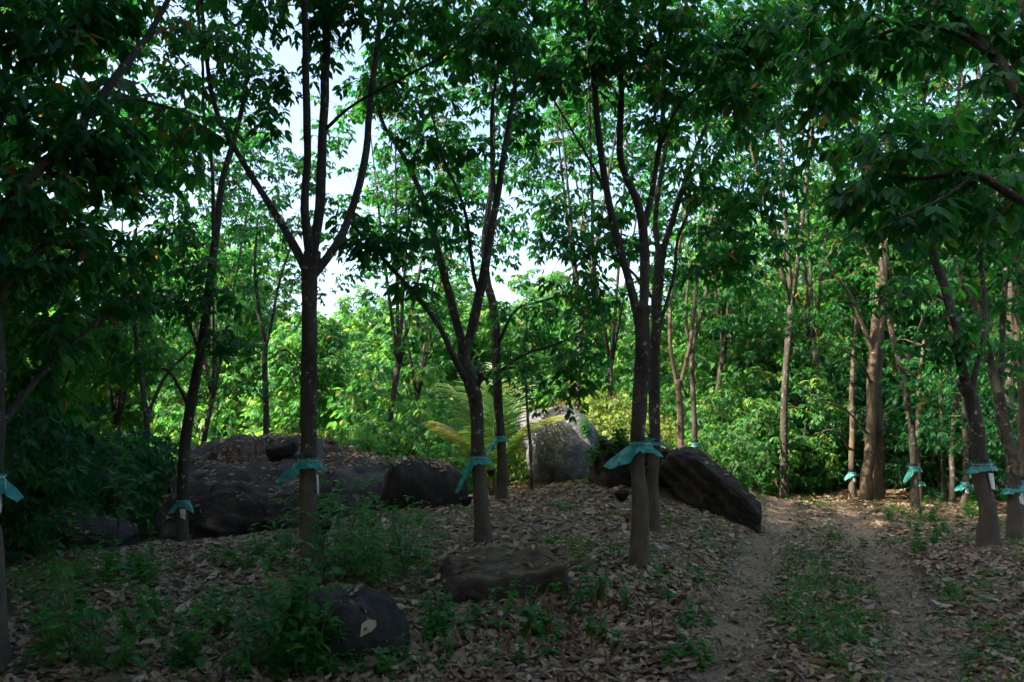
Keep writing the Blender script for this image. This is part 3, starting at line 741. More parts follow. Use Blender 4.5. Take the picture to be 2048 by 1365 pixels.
ptree('R2', "rubber_tree", "right-hand rubber tree at the frame's edge bending left above its guard", 10.0,
      [[(2032, 1084, 0, 34), (2030, 1000, 0, 27), (2026, 930, 0, 26), (2014, 870, 0, 25), (1998, 800, 0, 24), (1985, 730, 0, 21)],
       [(1990, 760, 0, 18), (1972, 680, 0, 16), (1950, 610, 0, 15), (1925, 560, .1, 13), (1905, 480, .2, 11), (1900, 350, .3, 8)],
       [(1992, 770, 0, 15), (2005, 690, .2, 13), (2010, 560, .4, 11), (2025, 420, .6, 8)]],
      [(1950, 560, 10.2, 60, 60, 9), (2020, 560, 10.2, 60, 80, 12), (1920, 300, 10.4, 100, 90, 16), (2030, 350, 10.4, 80, 100, 14), (2010, 720, 10.2, 60, 50, 7)], 19, top=80, n_leaf_obj=50)
# overhanging tree just out of frame on the right
S0 = np.array([4.75, 4.7, 0.0]); S0[2] = gz1(S0[0], S0[1])
def wl_(*pts): return [tuple(p) for p in pts]
def PR(px, py, d, r): return (*P(px, py, d), r)
make_tree("rubber_tree", "overhanging rubber tree whose leafy boughs fill the upper right corner", S0,
          [wl_((S0[0], S0[1], S0[2], 0.11), (4.7, 4.7, 1.2, 0.095), (4.6, 4.75, 2.4, 0.085)),
           wl_((4.6, 4.75, 2.2, 0.06), PR(2150, 330, 4.9, 0.05), PR(2000, 120, 5.2, 0.04), PR(1880, 0, 5.5, 0.03), PR(1800, -80, 5.7, 0.02)),
           wl_((4.6, 4.75, 2.3, 0.05), PR(2080, 420, 4.6, 0.03), PR(1950, 350, 4.6, 0.02), PR(1830, 358, 4.7, 0.013), PR(1740, 345, 4.8, 0.009)),
           wl_((4.6, 4.75, 2.4, 0.06), PR(2120, 180, 5, 0.04), PR(2030, -60, 5.3, 0.03)),
           wl_(PR(2000, 120, 5.2, 0.03), PR(1900, 62, 5.3, 0.02), PR(1780, 62, 5.4, 0.014), PR(1640, 130, 5.5, 0.009)),
           wl_(PR(1950, 350, 4.6, 0.012), PR(1880, 400, 4.5, 0.01), PR(1790, 440, 4.4, 0.007))],
          [blob(*x) for x in [(1780, 260, 4.9, 110, 55, 9), (1740, 390, 4.7, 90, 45, 7), (1870, 320, 4.9, 110, 80, 10), (1980, 230, 5.2, 100, 100, 12), (1700, 120, 5.6, 120, 80, 13), (1850, 60, 5.5, 130, 80, 15), (1990, 60, 5.4, 100, 100, 13),
                              (1810, 455, 4.6, 90, 35, 6), (1930, 440, 4.8, 80, 60, 7), (1640, 40, 5.8, 90, 70, 11), (1640, 250, 5.8, 90, 70, 8), (1990, 390, 4.9, 80, 70, 8), (1800, -60, 5.6, 220, 90, 22)]], 20, n_leaf_obj=290)

# slim trees beyond the rocks and along the track
def slim(key, label, d0, limbs, blobs, seed, **kw):
    ptree(key, "rubber_tree", label, d0, limbs, blobs, seed, **dict(dict(n_leaf_obj=0, kpet=8, sides=10), **kw))
slim('E', "thin sunlit forked tree rising behind the tilted slab", 14.0,
     [[(1366, 930, 0, 15), (1362, 850, 0, 14), (1355, 760, 0, 14)],
      [(1356, 770, 0, 10), (1340, 680, 0, 9), (1346, 560, 0.2, 8), (1370, 430, .3, 7), (1380, 300, .4, 5)],
      [(1356, 765, 0, 10), (1378, 700, 0, 9), (1388, 630, 0, 8), (1398, 540, 0, 7), (1432, 400, 0, 5)]],
     [(1340, 560, 14, 80, 60, 12), (1420, 460, 14, 80, 70, 14), (1380, 330, 14.2, 100, 80, 16), (1480, 600, 13.8, 80, 60, 12), (1300, 400, 14.3, 80, 80, 12)], 31, bark='bark_mid')
slim('E2', "thin straight tree second behind the tilted slab", 15.0,
     [[(1392, 935, 0, 14), (1388, 800, 0, 12), (1385, 700, 0, 11), (1405, 620, 0, 9), (1422, 540, 0, 8), (1440, 420, 0, 6)],
      [(1386, 720, 0, 8), (1372, 640, 0, 7), (1380, 520, 0, 5)]],
     [(1430, 640, 15, 70, 50, 10), (1480, 540, 15, 90, 60, 14), (1400, 400, 15, 90, 70, 12), (1530, 640, 15, 70, 50, 9)], 32)
slim('G', "slender forked tree standing behind the leaf-strewn outcrop top", 17.0,
     [[(532, 900, 0, 15), (531, 820, 0, 13), (530, 740, 0, 13), (531, 685, 0, 12)],
      [(530, 695, 0, 9), (518, 620, 0, 8), (510, 530, 0, 7), (515, 440, 0, 5)],
      [(533, 690, 0, 8), (548, 620, 0, 7), (563, 550, 0, 6), (590, 470, 0, 4)],
      [(531, 715, 0, 5), (570, 700, -.3, 4), (600, 730, -.5, 3)]],
     [(480, 560, 17, 70, 50, 12), (590, 570, 17, 80, 50, 14), (520, 440, 17, 100, 50, 14), (560, 720, 16.6, 60, 50, 9), (470, 800, 16.6, 70, 60, 12), (500, 690, 17, 60, 40, 7), (700, 560, 17.4, 70, 40, 9), (430, 430, 17, 70, 50, 12), (600, 330, 17.5, 60, 60, 9)], 33)
slim('H', "dark slim tree forking twice left of the leaning trunk", 16.0,
     [[(294, 960, 0, 15), (292, 870, 0, 13), (288, 800, 0, 12), (276, 720, 0, 11), (270, 650, 0, 9), (262, 560, 0, 7), (270, 460, 0, 5)],
      [(292, 830, 0, 9), (312, 790, 0, 8), (340, 740, 0, 7), (395, 690, 0, 5)]],
     [(250, 540, 16, 90, 60, 14), (180, 460, 16, 90, 70, 14), (330, 640, 16, 70, 50, 9), (240, 700, 15.7, 60, 40, 8), (150, 680, 15.6, 70, 60, 9), (340, 420, 16, 70, 60, 12), (310, 540, 16, 60, 50, 9)], 34)
slim('R3', "thick twin-trunked tree with flaking sunlit bark by the track", 16.0,
     [[(1733, 1006, 0, 27), (1736, 930, 0, 24), (1742, 830, 0, 23), (1748, 700, 0, 20), (1752, 600, 0, 17)],
      [(1758, 1008, .25, 29), (1756, 930, .25, 26), (1754, 800, .25, 25), (1756, 690, .25, 23), (1762, 600, .25, 24), (1768, 500, .25, 20), (1772, 390, .3, 15), (1776, 250, .3, 11)],
      [(1745, 690, 0, 12), (1722, 640, -.2, 10), (1700, 590, -.4, 8), (1650, 520, -.6, 6)],
      [(1762, 560, .25, 12), (1730, 490, .2, 9), (1690, 430, .1, 7), (1650, 380, 0, 5)],
      [(1744, 745, 0, 7), (1715, 720, -.5, 5), (1660, 690, -.9, 4), (1590, 670, -1.3, 3)],
      [(1742, 850, 0, 6), (1690, 820, -.6, 4), (1630, 800, -.9, 3)]],
     [(1650, 520, 15.6, 90, 60, 16), (1600, 620, 15.2, 90, 40, 10), (1720, 420, 16, 100, 70, 16), (1800, 480, 16.4, 80, 60, 12), (1780, 330, 16.4, 120, 80, 16), (1690, 330, 16, 80, 60, 10), (1850, 620, 16.6, 80, 50, 10)], 35, bark='bark_pale', sides=14, key_twin=True)
slim('R4', "thin tree with small guard just left of the twin-trunked tree", 17.0,
     [[(1705, 1002, 0, 15), (1704, 940, 0, 13), (1703, 840, 0, 12), (1706, 740, 0, 10), (1712, 640, 0, 8)],
      [(1704, 880, 0, 5), (1670, 862, -.3, 4), (1630, 868, -.5, 3)]],
     [(1690, 640, 17, 80, 50, 10), (1640, 720, 16.8, 60, 40, 8)], 36, bark='bark_mid')
slim('R5', "dark thin tree bending left with guard flap, right of the twin trunks", 14.0,
     [[(1831, 1026, 0, 18), (1828, 940, 0, 15), (1820, 850, 0, 14), (1806, 760, 0, 13), (1786, 670, 0, 12), (1768, 580, 0, 10), (1760, 480, 0, 7)],
      [(1802, 740, 0, 8), (1830, 680, .3, 6), (1860, 600, .5, 5)]],
     [(1830, 780, 14, 80, 50, 12), (1780, 560, 14, 70, 60, 10), (1880, 560, 14.2, 70, 60, 10), (1890, 800, 14, 60, 60, 10)], 37)
slim('R6', "pale stem close behind the dark bending tree", 15.2,
     [[(1838, 1018, 0, 13), (1837, 960, 0, 11), (1835, 860, 0, 10), (1840, 760, 0, 8), (1850, 660, 0, 6)]],
     [(1860, 680, 15.2, 70, 50, 9), (1820, 860, 15, 50, 40, 6)], 38, bark='bark_mid')
slim('R7', "thin tree with crumpled guard between the bending tree and the pale-strip tree", 13.0,
     [[(1928, 1034, 0, 14), (1930, 970, 0, 13), (1932, 880, 0, 12), (1930, 780, 0, 10), (1938, 690, 0, 8)]],
     [(1940, 730, 13, 70, 50, 9), (1900, 850, 12.8, 60, 50, 8), (1990, 860, 13, 60, 60, 9)], 39)
slim('R8', "slim tree with its guard almost at the ground on the shady right side", 15.0,
     [[(1906, 1030, 0, 13), (1904, 950, 0, 12), (1906, 860, 0, 11), (1915, 760, 0, 9)]],
     [(1910, 760, 15, 70, 40, 9)], 40)
slim('R9', "slim guardless stem in the shade left of the lowest guard", 15.5,
     [[(1889, 1022, 0, 12), (1888, 940, 0, 11), (1886, 850, 0, 10), (1880, 760, 0, 8)]],
     [(1870, 750, 15.5, 70, 40, 8)], 41)
slim('R10', "tree trunk at the very edge with sunlit bark", 11.0,
     [[(2052, 1060, 0, 22), (2050, 965, 0, 20), (2044, 860, 0, 19), (2040, 740, 0, 17), (2030, 600, 0, 13), (2036, 450, 0, 9)]],
     [(2030, 480, 11, 80, 90, 12), (2020, 650, 11, 60, 50, 8)], 42, bark='bark_mid')
slim('K', "bare sapling stem growing beside the drooping palm frond", 13.0,
     [[(1063, 985, 0, 8), (1060, 900, 0, 7), (1054, 820, 0, 6), (1050, 740, 0, 5), (1047, 680, 0, 4)]],
     [(1040, 760, 13, 25, 30, 4)], 43, sides=6)

# ------------------------------------------------------------------ background trees and bushes (copies of a few kinds)
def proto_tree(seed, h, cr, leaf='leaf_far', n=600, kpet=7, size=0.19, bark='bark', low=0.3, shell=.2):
    rng = np.random.default_rng(seed)
    fz = h * rng.uniform(0.25, 0.38); r0 = 0.05 + 0.003 * h
    limbs = [[(0, 0, 0, r0), (rng.normal(0, .08), rng.normal(0, .08), fz * .5, r0 * .85), (rng.normal(0, .15), rng.normal(0, .15), fz, r0 * .8)]]
    ends = []; top = np.array(limbs[0][-1][:3]); nl = int(rng.integers(3, 5)); a0 = rng.uniform(0, 6.28)
    for q in range(nl):
        a = a0 + q * 2 * np.pi / nl + rng.normal(0, .3); out = cr * rng.uniform(.35, .6); zz = h * rng.uniform(.75, .95)
        m = top + np.array([np.cos(a) * out * .5, np.sin(a) * out * .5, (zz - fz) * .45])
        e = np.array([np.cos(a) * out + top[0], np.sin(a) * out + top[1], zz])
        limbs.append([(*(top - np.array([0, 0, .25])), r0 * .6), (*m, r0 * .42), (*e, r0 * .06)]); ends.append(e)
    T = [np.array(e_) + np.random.default_rng(seed).normal(0, .12, (5, 3)) for e_ in ends]
    nb = 16
    for q in range(nb):
        a = rng.uniform(0, 6.28); z = h * (low + (0.97 - low) * rng.random() ** 0.8)
        prof = np.sin(np.pi * np.clip((z / h - low * .6) / (1.02 - low * .6), 0, 1)) ** .6
        rr = cr * prof * rng.uniform(.35, .85)
        c = np.array([np.cos(a) * rr, np.sin(a) * rr, z]); m = n // nb
        v = unit(rng.normal(0, 1, (m, 3))) * (rng.random((m, 1)) ** shell) * np.array([.40 * cr, .40 * cr, .10 * h + .15])
        T.append(c + v)
    return make_tree("wood_tree", "", (0, 0, 0), limbs, [], seed + 1, leaf=leaf, bark=bark, size=size, kpet=kpet, hi=False, sides=8, targets=np.concatenate(T))
def proto_bush(seed, h, r, leaf, n=150, size=0.15):
    rng = np.random.default_rng(seed)
    limbs = []
    for q in range(5):
        a = q * 1.26 + rng.normal(0, .3); e = np.array([np.cos(a) * r * .6, np.sin(a) * r * .6, h * rng.uniform(.6, .9)])
        limbs.append([(0, 0, 0, .03), (*(e * np.array([.4, .4, .5])), .02), (*e, .008)])
    v = unit(rng.normal(0, 1, (n, 3))) * (rng.random((n, 1)) ** .22) * np.array([r, r, h * .5]) + np.array([0, 0, h * .52])
    v = v * (1 + 0.25 * fbm(v * 1.1, 2, seed)[:, None])
    v[:, 2] = np.maximum(v[:, 2], 0.12)
    return make_tree("shrub", "", (0, 0, 0), limbs, [], seed + 1, leaf=leaf, size=size, kpet=7, hi=False, sides=5, targets=v, cat="shrub")
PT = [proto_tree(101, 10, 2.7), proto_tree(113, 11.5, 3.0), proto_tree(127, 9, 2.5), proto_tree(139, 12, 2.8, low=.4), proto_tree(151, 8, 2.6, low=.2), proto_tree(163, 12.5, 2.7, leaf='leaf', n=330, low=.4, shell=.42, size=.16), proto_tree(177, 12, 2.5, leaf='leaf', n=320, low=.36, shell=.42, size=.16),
      proto_tree(191, 10.5, 3.3, leaf='leaf', n=850, low=.26, size=.18)]
PB = [proto_bush(201, 2.6, 1.3, 'leaf_dark'), proto_bush(213, 2.2, 1.4, 'leaf_dark', 150), proto_bush(227, 2.8, 1.3, 'leaf_far'), proto_bush(239, 1.6, 1.1, 'leaf_far', 110, .12), proto_bush(251, 2.2, 1.3, 'leaf_sunlit', 170, .12)]
LM = [(0, "behind the left edge trunk"), (110, "over the dark bushes"), (200, "just left of the dark slim tree"), (290, "behind the dark slim tree"), (370, "behind the slim leaning trunk"), (450, "right of the slim leaning trunk"),
      (530, "behind the slender forked tree"), (620, "behind the nearly black trunk"), (700, "right of the nearly black trunk"), (780, "over the outcrop's right half"), (860, "over the rounded boulder end"), (940, "behind the knotted trunk"),
      (1000, "behind the slender curved trunk"), (1060, "behind the bare sapling"), (1130, "above the tall grey boulder"), (1210, "left of the close pair"), (1290, "behind the close pair"), (1370, "behind the tilted slab's top"),
      (1450, "over the tilted slab"), (1530, "where the left rut ends"), (1610, "right of the tilted slab"), (1690, "left of the twin trunks"), (1760, "behind the twin trunks"), (1830, "behind the dark bending tree"),
      (1900, "behind the lowest guard"), (1960, "behind the pale-strip trunk"), (2030, "behind the right edge trunk"), (2110, "beyond the right edge trunk")]
def mark(px): return min(LM, key=lambda q: abs(q[0] - px))[1]
used = set()
def place(protos, k, x, y, s, label, group, rng, cat, dz=-0.05, rz=None):
    p = protos[k]
    o = p if id(p) not in used else copy_tree(p)
    used.add(id(p))
    o.location = (float(x), float(y), gz1(x, y) + dz)
    o.rotation_euler = (0, 0, float(rng.uniform(0, 6.28) if rz is None else rz)); o.scale = (s, s, s)
    tag(o, label, cat, group)
rng = np.random.default_rng(7)
# sunlit wood down the slope beyond the outcrop
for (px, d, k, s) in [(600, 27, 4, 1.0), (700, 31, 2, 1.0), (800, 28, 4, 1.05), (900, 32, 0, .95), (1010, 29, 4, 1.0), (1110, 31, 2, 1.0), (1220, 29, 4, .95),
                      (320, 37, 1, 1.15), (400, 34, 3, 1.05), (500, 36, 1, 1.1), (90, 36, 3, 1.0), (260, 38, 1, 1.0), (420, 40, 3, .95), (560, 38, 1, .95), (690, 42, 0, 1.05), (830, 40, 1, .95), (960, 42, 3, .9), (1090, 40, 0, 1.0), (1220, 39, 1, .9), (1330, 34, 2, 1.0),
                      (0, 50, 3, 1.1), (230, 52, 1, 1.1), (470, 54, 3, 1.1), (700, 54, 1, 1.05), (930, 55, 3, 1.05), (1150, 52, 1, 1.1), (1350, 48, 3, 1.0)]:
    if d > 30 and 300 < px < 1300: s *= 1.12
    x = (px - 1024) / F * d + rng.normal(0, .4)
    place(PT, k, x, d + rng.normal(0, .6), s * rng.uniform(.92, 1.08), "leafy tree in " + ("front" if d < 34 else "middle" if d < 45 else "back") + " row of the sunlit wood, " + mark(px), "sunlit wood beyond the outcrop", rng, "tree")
# plantation trees between the outcrop and the wood
for (px, d, k, s, lab) in [(70, 15, 5, 1.0, "leftmost"), (240, 19, 6, .95, "second"), (400, 21, 5, 1.0, "third"), (790, 18, 6, .95, "fourth"), (850, 24, 5, 1.0, "fifth"), (1150, 17.5, 5, .9, "sixth"), (1225, 21, 6, 1.0, "seventh"), (1440, 19, 6, .95, "eighth"), (1560, 16.5, 5, .95, "ninth"), (1640, 20.5, 6, 1.0, "tenth"), (1890, 17, 6, 1.0, "eleventh"), (2010, 14, 5, .95, "twelfth")]:
    x = (px - 1024) / F * d
    place(PT, k, x, d, s, lab + " from the left of the tall open-crowned plantation trees", "tall open-crowned plantation trees", rng, "tree")
# wood along the far end of the track
for (px, d, k, s) in [(1430, 26, 4, .9), (1500, 23, 2, .8), (1590, 27, 0, .95), (1680, 24, 4, .95), (1790, 25, 2, 1.0), (1880, 21, 4, 1.0), (1980, 22, 0, .95), (2100, 19, 2, 1.0), (1480, 36, 1, 1.0), (1620, 38, 3, 1.0), (1760, 36, 1, 1.0), (1900, 34, 3, 1.0), (2060, 33, 1, 1.0), (1560, 50, 3, 1.1), (1820, 50, 1, 1.1), (2020, 46, 3, 1.1)]:
    x = (px - 1024) / F * d + rng.normal(0, .4)
    place(PT, k, x, d + rng.normal(0, .6), s * rng.uniform(.92, 1.08), "leafy tree in " + ("front" if d < 30 else "middle" if d < 40 else "back") + " row of the right wood, " + mark(px), "wood at the end of the track", rng, "tree")
# trees on the left flank, in shade
for (px, d, k, s) in [(-120, 13, 2, .9), (60, 17, 4, .95), (-60, 20, 0, .95), (190, 20, 2, .85), (-260, 11, 0, .9)]:
    x = (px - 1024) / F * d
    place(PT, k, x, d, s, "shaded tree " + ("near" if d < 14 else "further off" if d < 18 else "far off") + " on the left side, " + mark(px), "shaded trees on the left", rng, "tree")
# unseen plantation trees around the viewpoint, spaced and thinned to set the foreground shade
rv = np.random.default_rng(71)
VIEW = []
for gx in np.arange(-18.5, 19, 4.4):
    for gy in np.arange(-13.5, 17, 4.4):
        x = gx + rv.normal(0, .5); y = gy + rv.normal(0, .5)
        if y > 1.2 and abs(x) < .80 * y + 2.6: continue
        if y > 8 and x > 0: continue
        if np.hypot(x, y) < 3.0: continue
        if x > 1 and rv.random() < .6: continue
        VIEW.append((x, y))
VIEW += [(-5.4, 1.7), (-7.6, 3.6), (-9.6, 5.6), (-4.4, -1.0), (-7.2, -.4), (-12.5, 7.6), (-7.5, 5.3)]  # extra unseen trees added to keep sun patches off the track
for (x, y) in VIEW:
    k, s = 7, rv.uniform(1.2, 1.4)
    place(PT, k, x, y, s, "unseen plantation rubber tree added around the viewpoint to shade the foreground", "unseen shade trees around the viewpoint", rng, "tree")
# closing rows of the wood
rb = np.random.default_rng(70)
for i in range(30):
    px = -150 + 2350 * (i + .5) / 30 + rb.normal(0, 18); d = [36, 46, 58][i % 3] + rb.normal(0, 2)
    place(PT, [4, 2, 0][(i // 2) % 3], (px - 1024) / F * d, d, rb.uniform(1.0, 1.25), "distant low-crowned tree at the back of the wood, " + mark(px), "far rows of the wood", rng, "tree", dz=-.4)
for i in range(26):
    px = 330 + 1000 * (i + .5) / 26 + rb.normal(0, 12); d = [24, 27, 31][i % 3] + rb.normal(0, .8)
    place(PB, [2, 4, 2, 3, 4][i % 5], (px - 1024) / F * d, d, rb.uniform(1.3, 1.9), "tall sunlit shrub in the " + ("near" if d < 25.5 else "middle" if d < 29 else "far") + " slope thicket, " + mark(px), "thicket on the slope below the outcrop", rng, "shrub")
# bushes
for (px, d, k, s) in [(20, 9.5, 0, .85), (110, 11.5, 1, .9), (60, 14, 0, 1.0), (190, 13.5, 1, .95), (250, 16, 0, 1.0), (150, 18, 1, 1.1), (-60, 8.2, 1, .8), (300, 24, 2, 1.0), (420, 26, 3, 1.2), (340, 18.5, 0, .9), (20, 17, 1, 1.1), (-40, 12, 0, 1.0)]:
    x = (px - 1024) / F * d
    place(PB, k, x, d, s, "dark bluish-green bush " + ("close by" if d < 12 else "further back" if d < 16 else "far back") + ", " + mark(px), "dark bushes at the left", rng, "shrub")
for (px, d, k, s) in [(420, 19, 2, .8), (480, 21, 3, 1.0), (600, 19.5, 2, .75), (690, 18.5, 2, .85), (760, 17, 3, 1.1), (820, 16.5, 2, .85), (870, 18.5, 2, .9), (720, 20.5, 2, 1.0), (930, 19, 2, .9), (640, 21, 2, 1), (1010, 20.5, 2, .9), (900, 15.2, 3, .7)]:
    x = (px - 1024) / F * d
    place(PB, k, x, d, s, "bright green bush beyond the outcrop, " + mark(px), "green bushes behind the outcrop", rng, "shrub")
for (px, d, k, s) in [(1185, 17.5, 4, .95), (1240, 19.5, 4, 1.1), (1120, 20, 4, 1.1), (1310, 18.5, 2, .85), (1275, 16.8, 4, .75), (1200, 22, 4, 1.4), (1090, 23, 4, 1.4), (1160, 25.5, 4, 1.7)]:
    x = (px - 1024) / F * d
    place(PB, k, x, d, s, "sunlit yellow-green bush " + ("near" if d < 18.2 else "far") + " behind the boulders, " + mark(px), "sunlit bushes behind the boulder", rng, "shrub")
for (px, d, k, s) in [(1420, 20, 2, 1.3), (1500, 17.2, 2, .8), (1590, 19, 2, 1.1), (1630, 21, 0, 1.4), (1540, 22, 2, 1.5), (1680, 19.5, 1, 1.0), (1790, 22, 2, 1.5), (1870, 16.5, 1, .95), (1930, 18.5, 0, 1.3), (2010, 17, 2, 1.3), (1400, 17.5, 2, .8), (1460, 18.5, 2, .9), (1440, 15.5, 3, .8), (1500, 20, 0, .9), (1560, 22, 2, 1.0), (1610, 23.5, 0, 1.0), (1660, 21.5, 1, .9), (1690, 23, 2, 1.0), (1640, 25, 1, 1.1), (1770, 20, 1, .9), (1800, 18.5, 0, .8), (1860, 19, 1, .9), (1900, 17.5, 0, .9), (1960, 18, 1, .9), (1990, 15.5, 0, .85), (2050, 16.5, 1, .9), (2080, 13.5, 0, .8), (1850, 22, 0, 1.1), (1720, 25, 0, 1.1), (1530, 25, 1, 1.1), (1950, 21, 0, 1.1), (2040, 20, 1, 1.1)]:
    x = (px - 1024) / F * d
    place(PB, k, x, d, s, "green undergrowth bush " + ("close to" if d < 19 else "set back from" if d < 22.5 else "far from") + " the track, " + mark(px), "undergrowth bushes by the track", rng, "shrub")

# ------------------------------------------------------------------ rain guards, cups, pale strips
def trunk_at(key, py, li=0):
    L = np.asarray(TRUNKS[key][li]); pr = catmull(L, 200)
    _, y, _ = project(pr[:, :3]); i = int(np.argmin(np.abs(y - py)))
    tan = unit(pr[min(i + 1, 199), :3] - pr[max(i - 1, 0), :3])
    return pr[i, :3], pr[i, 3], tan
def rain_guard(key, py, label, flap=(math.pi, 0.26, 0.17), flap2=(0.15, 0.14, 0.03), base=0.028, drop_=0.03, seed=0, li=0, width=0.55):
    c, r, tan = trunk_at(key, py, li); r = r * 1.06
    flap = (flap[0], flap[1] * .68, flap[2]); flap2 = (flap2[0], flap2[1] * .5, flap2[2])
    rng = np.random.default_rng(seed)
    root = empty("rain_guard", c); tag(root, label, "rain guard", "teal rain guards on the rubber trees")
    A, K = 72, 9
    th = np.linspace(0, 2 * np.pi, A, endpoint=False)
    def lobe(c0, w): 
        d = np.abs((th - c0 + np.pi) % (2 * np.pi) - np.pi); return np.exp(-(d / w) ** 2)
    l1, l2 = lobe(flap[0], width), lobe(flap2[0], 0.5)
    nz = fbm(np.stack([np.cos(th) * 1.5, np.sin(th) * 1.5, np.full(A, seed * 3.3)], 1), 3, seed)
    fold = lobe(flap[0] + .62, .4) + .8 * lobe(flap[0] - .62, .4)
    out = base + flap[1] * l1 + flap2[1] * l2 + nz * 0.05
    dr = drop_ + flap[2] * l1 + flap2[2] * l2 + .30 * flap[1] * fold + .02
    pleat = np.sin(th * 13 + seed) * 0.5 + np.sin(th * 29 + 2 * seed) * 0.3
    crump = [fbm(np.stack([np.cos(th) * 6, np.sin(th) * 6, np.full(A, k * .8 + seed * 5.1)], 1), 3, seed + 40) * .05 for k in range(K)]
    v = []
    for k in range(K):
        t = k / (K - 1)
        if k == 0: rr = r + 0.016 + pleat * .005; zz = np.full(A, 0.050) + pleat * .007
        elif k == 1: rr = np.full(A, r + 0.006); zz = np.full(A, 0.014)
        else:
            u = (k - 1) / (K - 2)
            rr = r + 0.008 + out * u ** 1.05 * (1 + .10 * pleat); zz = 0.012 - dr * u ** 1.3 + pleat * 0.016 * u * (0.5 + l1) + nz * .03 * u + crump[k] * u
        v.append(np.stack([np.cos(th) * rr, np.sin(th) * rr, zz], 1))
    v = np.concatenate(v)
    f = []
    for k in range(K - 1):
        for j in range(A):
            a = k * A + j; b = k * A + (j + 1) % A
            f += [(a, b, b + A), (a, b + A, a + A)]
    part("skirt", v + c, np.array(f), MAT['plastic'], root)
    bp = np.array([c + tan * z for z in np.linspace(0.030, 0.090, 4)])
    bv, bf = tube(bp, (r + 0.004) * np.array([1.0, 1.02, 1.01, .99]), 20, cap=False, bump=0.03, seed=seed)
    part("sealing_band", bv, bf, MAT['tar'], root)
    sa = np.linspace(0, 2 * np.pi, 28); sp = c + np.stack([np.cos(sa) * (r + .014), np.sin(sa) * (r + .014), .028 + .004 * np.sin(sa * 3)], 1)
    tail = np.array([sp[-1], sp[-1] + np.array([.03, -.03, -.02]), sp[-1] + np.array([.045, -.04, -.09])])
    sv, sf = tube(np.vstack([sp, catmull(tail, 8)[1:]]), .0028, 5); part("tie_string", sv, sf, MAT['white'], root)
    return root
G = rain_guard
G('B', 928, "teal plastic rain guard on the nearly black forked trunk", (3.25, .24, .12), (0.0, .13, .02), seed=1)
G('C', 922, "teal plastic rain guard with long pleated flap on the knotted trunk", (3.35, .18, .30), (0.0, .13, .0), seed=2)
G('C2', 880, "teal plastic rain guard on the slender trunk before the palm", (3.35, .20, .22), (0.0, .12, .02), seed=3)
G('D', 893, "large teal rain guard with long wing on the stout front trunk", (3.3, .30, .14), (6.1, .20, .05), seed=4)
G('D2', 886, "teal rain guard on the rear trunk of the close pair", (3.3, .10, .12), (0.1, .20, .03), seed=5)
G('F', 1008, "round teal rain guard low on the slim leaning trunk", (3.3, .10, .09), (6.1, .10, .08), base=.03, seed=6, width=.8)
G('A', 965, "teal rain guard cut off by the left edge of the picture", (0.1, .13, .07), (3.1, .1, .05), seed=7)
G('R1', 935, "bright teal rain guard above the pale strip at the right", (3.2, .08, .02), (0.2, .09, .0), base=.035, seed=8)
G('R2', 978, "teal rain guard on the trunk bending left at the right edge", (3.2, .09, .02), (0.1, .13, .03), base=.035, seed=9)
G('R4', 948, "small teal rain guard left of the twin trunks", (3.2, .12, .08), (0.1, .06, .02), seed=10)
G('R5', 938, "teal rain guard with sloping flap on the dark bending tree", (3.3, .16, .20), (0.1, .12, .03), seed=11)
G('R6', 968, "tiny teal rain guard on the pale stem behind the bending tree", (3.2, .08, .05), (0.1, .08, .02), seed=12)
G('R7', 970, "crumpled teal rain guard on the thin tree in the right shade", (3.2, .12, .06), (0.1, .16, .08), seed=13)
G('R8', 1014, "teal rain guard almost touching the ground in the right shade", (3.2, .16, .05), (0.1, .20, .09), seed=14)
G('R10', 968, "teal rain guard on the sunlit trunk at the very right edge", (3.2, .14, .04), (0.1, .1, .02), seed=15)
G('E', 905, "teal rain guard hanging left of the tilted slab", (3.4, .12, .26), (0.1, .08, .02), seed=16)
G('E2', 892, "teal rain guard peeping over the tilted slab", (3.2, .08, .06), (0.1, .16, .05), seed=17)

def pale_strip(key, py0, py1, ang, halfw, seed=0):
    """dried latex and tape on the tapping panel, a part of its tree"""
    c0, r0, _ = trunk_at(key, py0); c1, r1, _ = trunk_at(key, py1)
    n, k = 10, 7; v = []
    rr = np.random.default_rng(seed)
    for i in range(n):
        t = i / (n - 1); c = c0 * (1 - t) + c1 * t; r = (r0 * (1 - t) + r1 * t) * 1.10 + .008
        for j in range(k):
            a = ang + (j / (k - 1) - .5) * 2 * halfw * (1 - .25 * t) + rr.normal(0, .02)
            v.append(c + np.array([math.cos(a) * r, math.sin(a) * r, (-.03 * (j / (k - 1))) if i == n - 1 else 0]))
    f = []
    for i in range(n - 1):
        for j in range(k - 1):
            a = i * k + j; f += [(a, a + 1, a + k + 1), (a, a + k + 1, a + k)]
    root = next(o for o in COL.objects if o.type == 'EMPTY' and o.name.startswith("rubber_tree") and np.allclose(np.array(o.location)[:2], np.array(TRUNKS[key][0][0][:2]), atol=1e-3))
    o = part("tapping_strip", np.array(v), np.array(f), MAT['white'], root); o["label"] = "pale strip of dried latex below the guard"
pale_strip('R1', 946, 975, -1.0, .55, 1)
pale_strip('R2', 985, 1005, -1.1, .6, 2)
pale_strip('F', 1018, 1034, -1.2, .5, 3)
pale_strip('B', 950, 985, -0.05, .35, 4)
pale_strip('R4', 955, 962, -1.2, .6, 5)
pale_strip('R7', 975, 985, -1.4, .7, 6)
pale_strip('A', 985, 1018, -0.3, .2, 7)

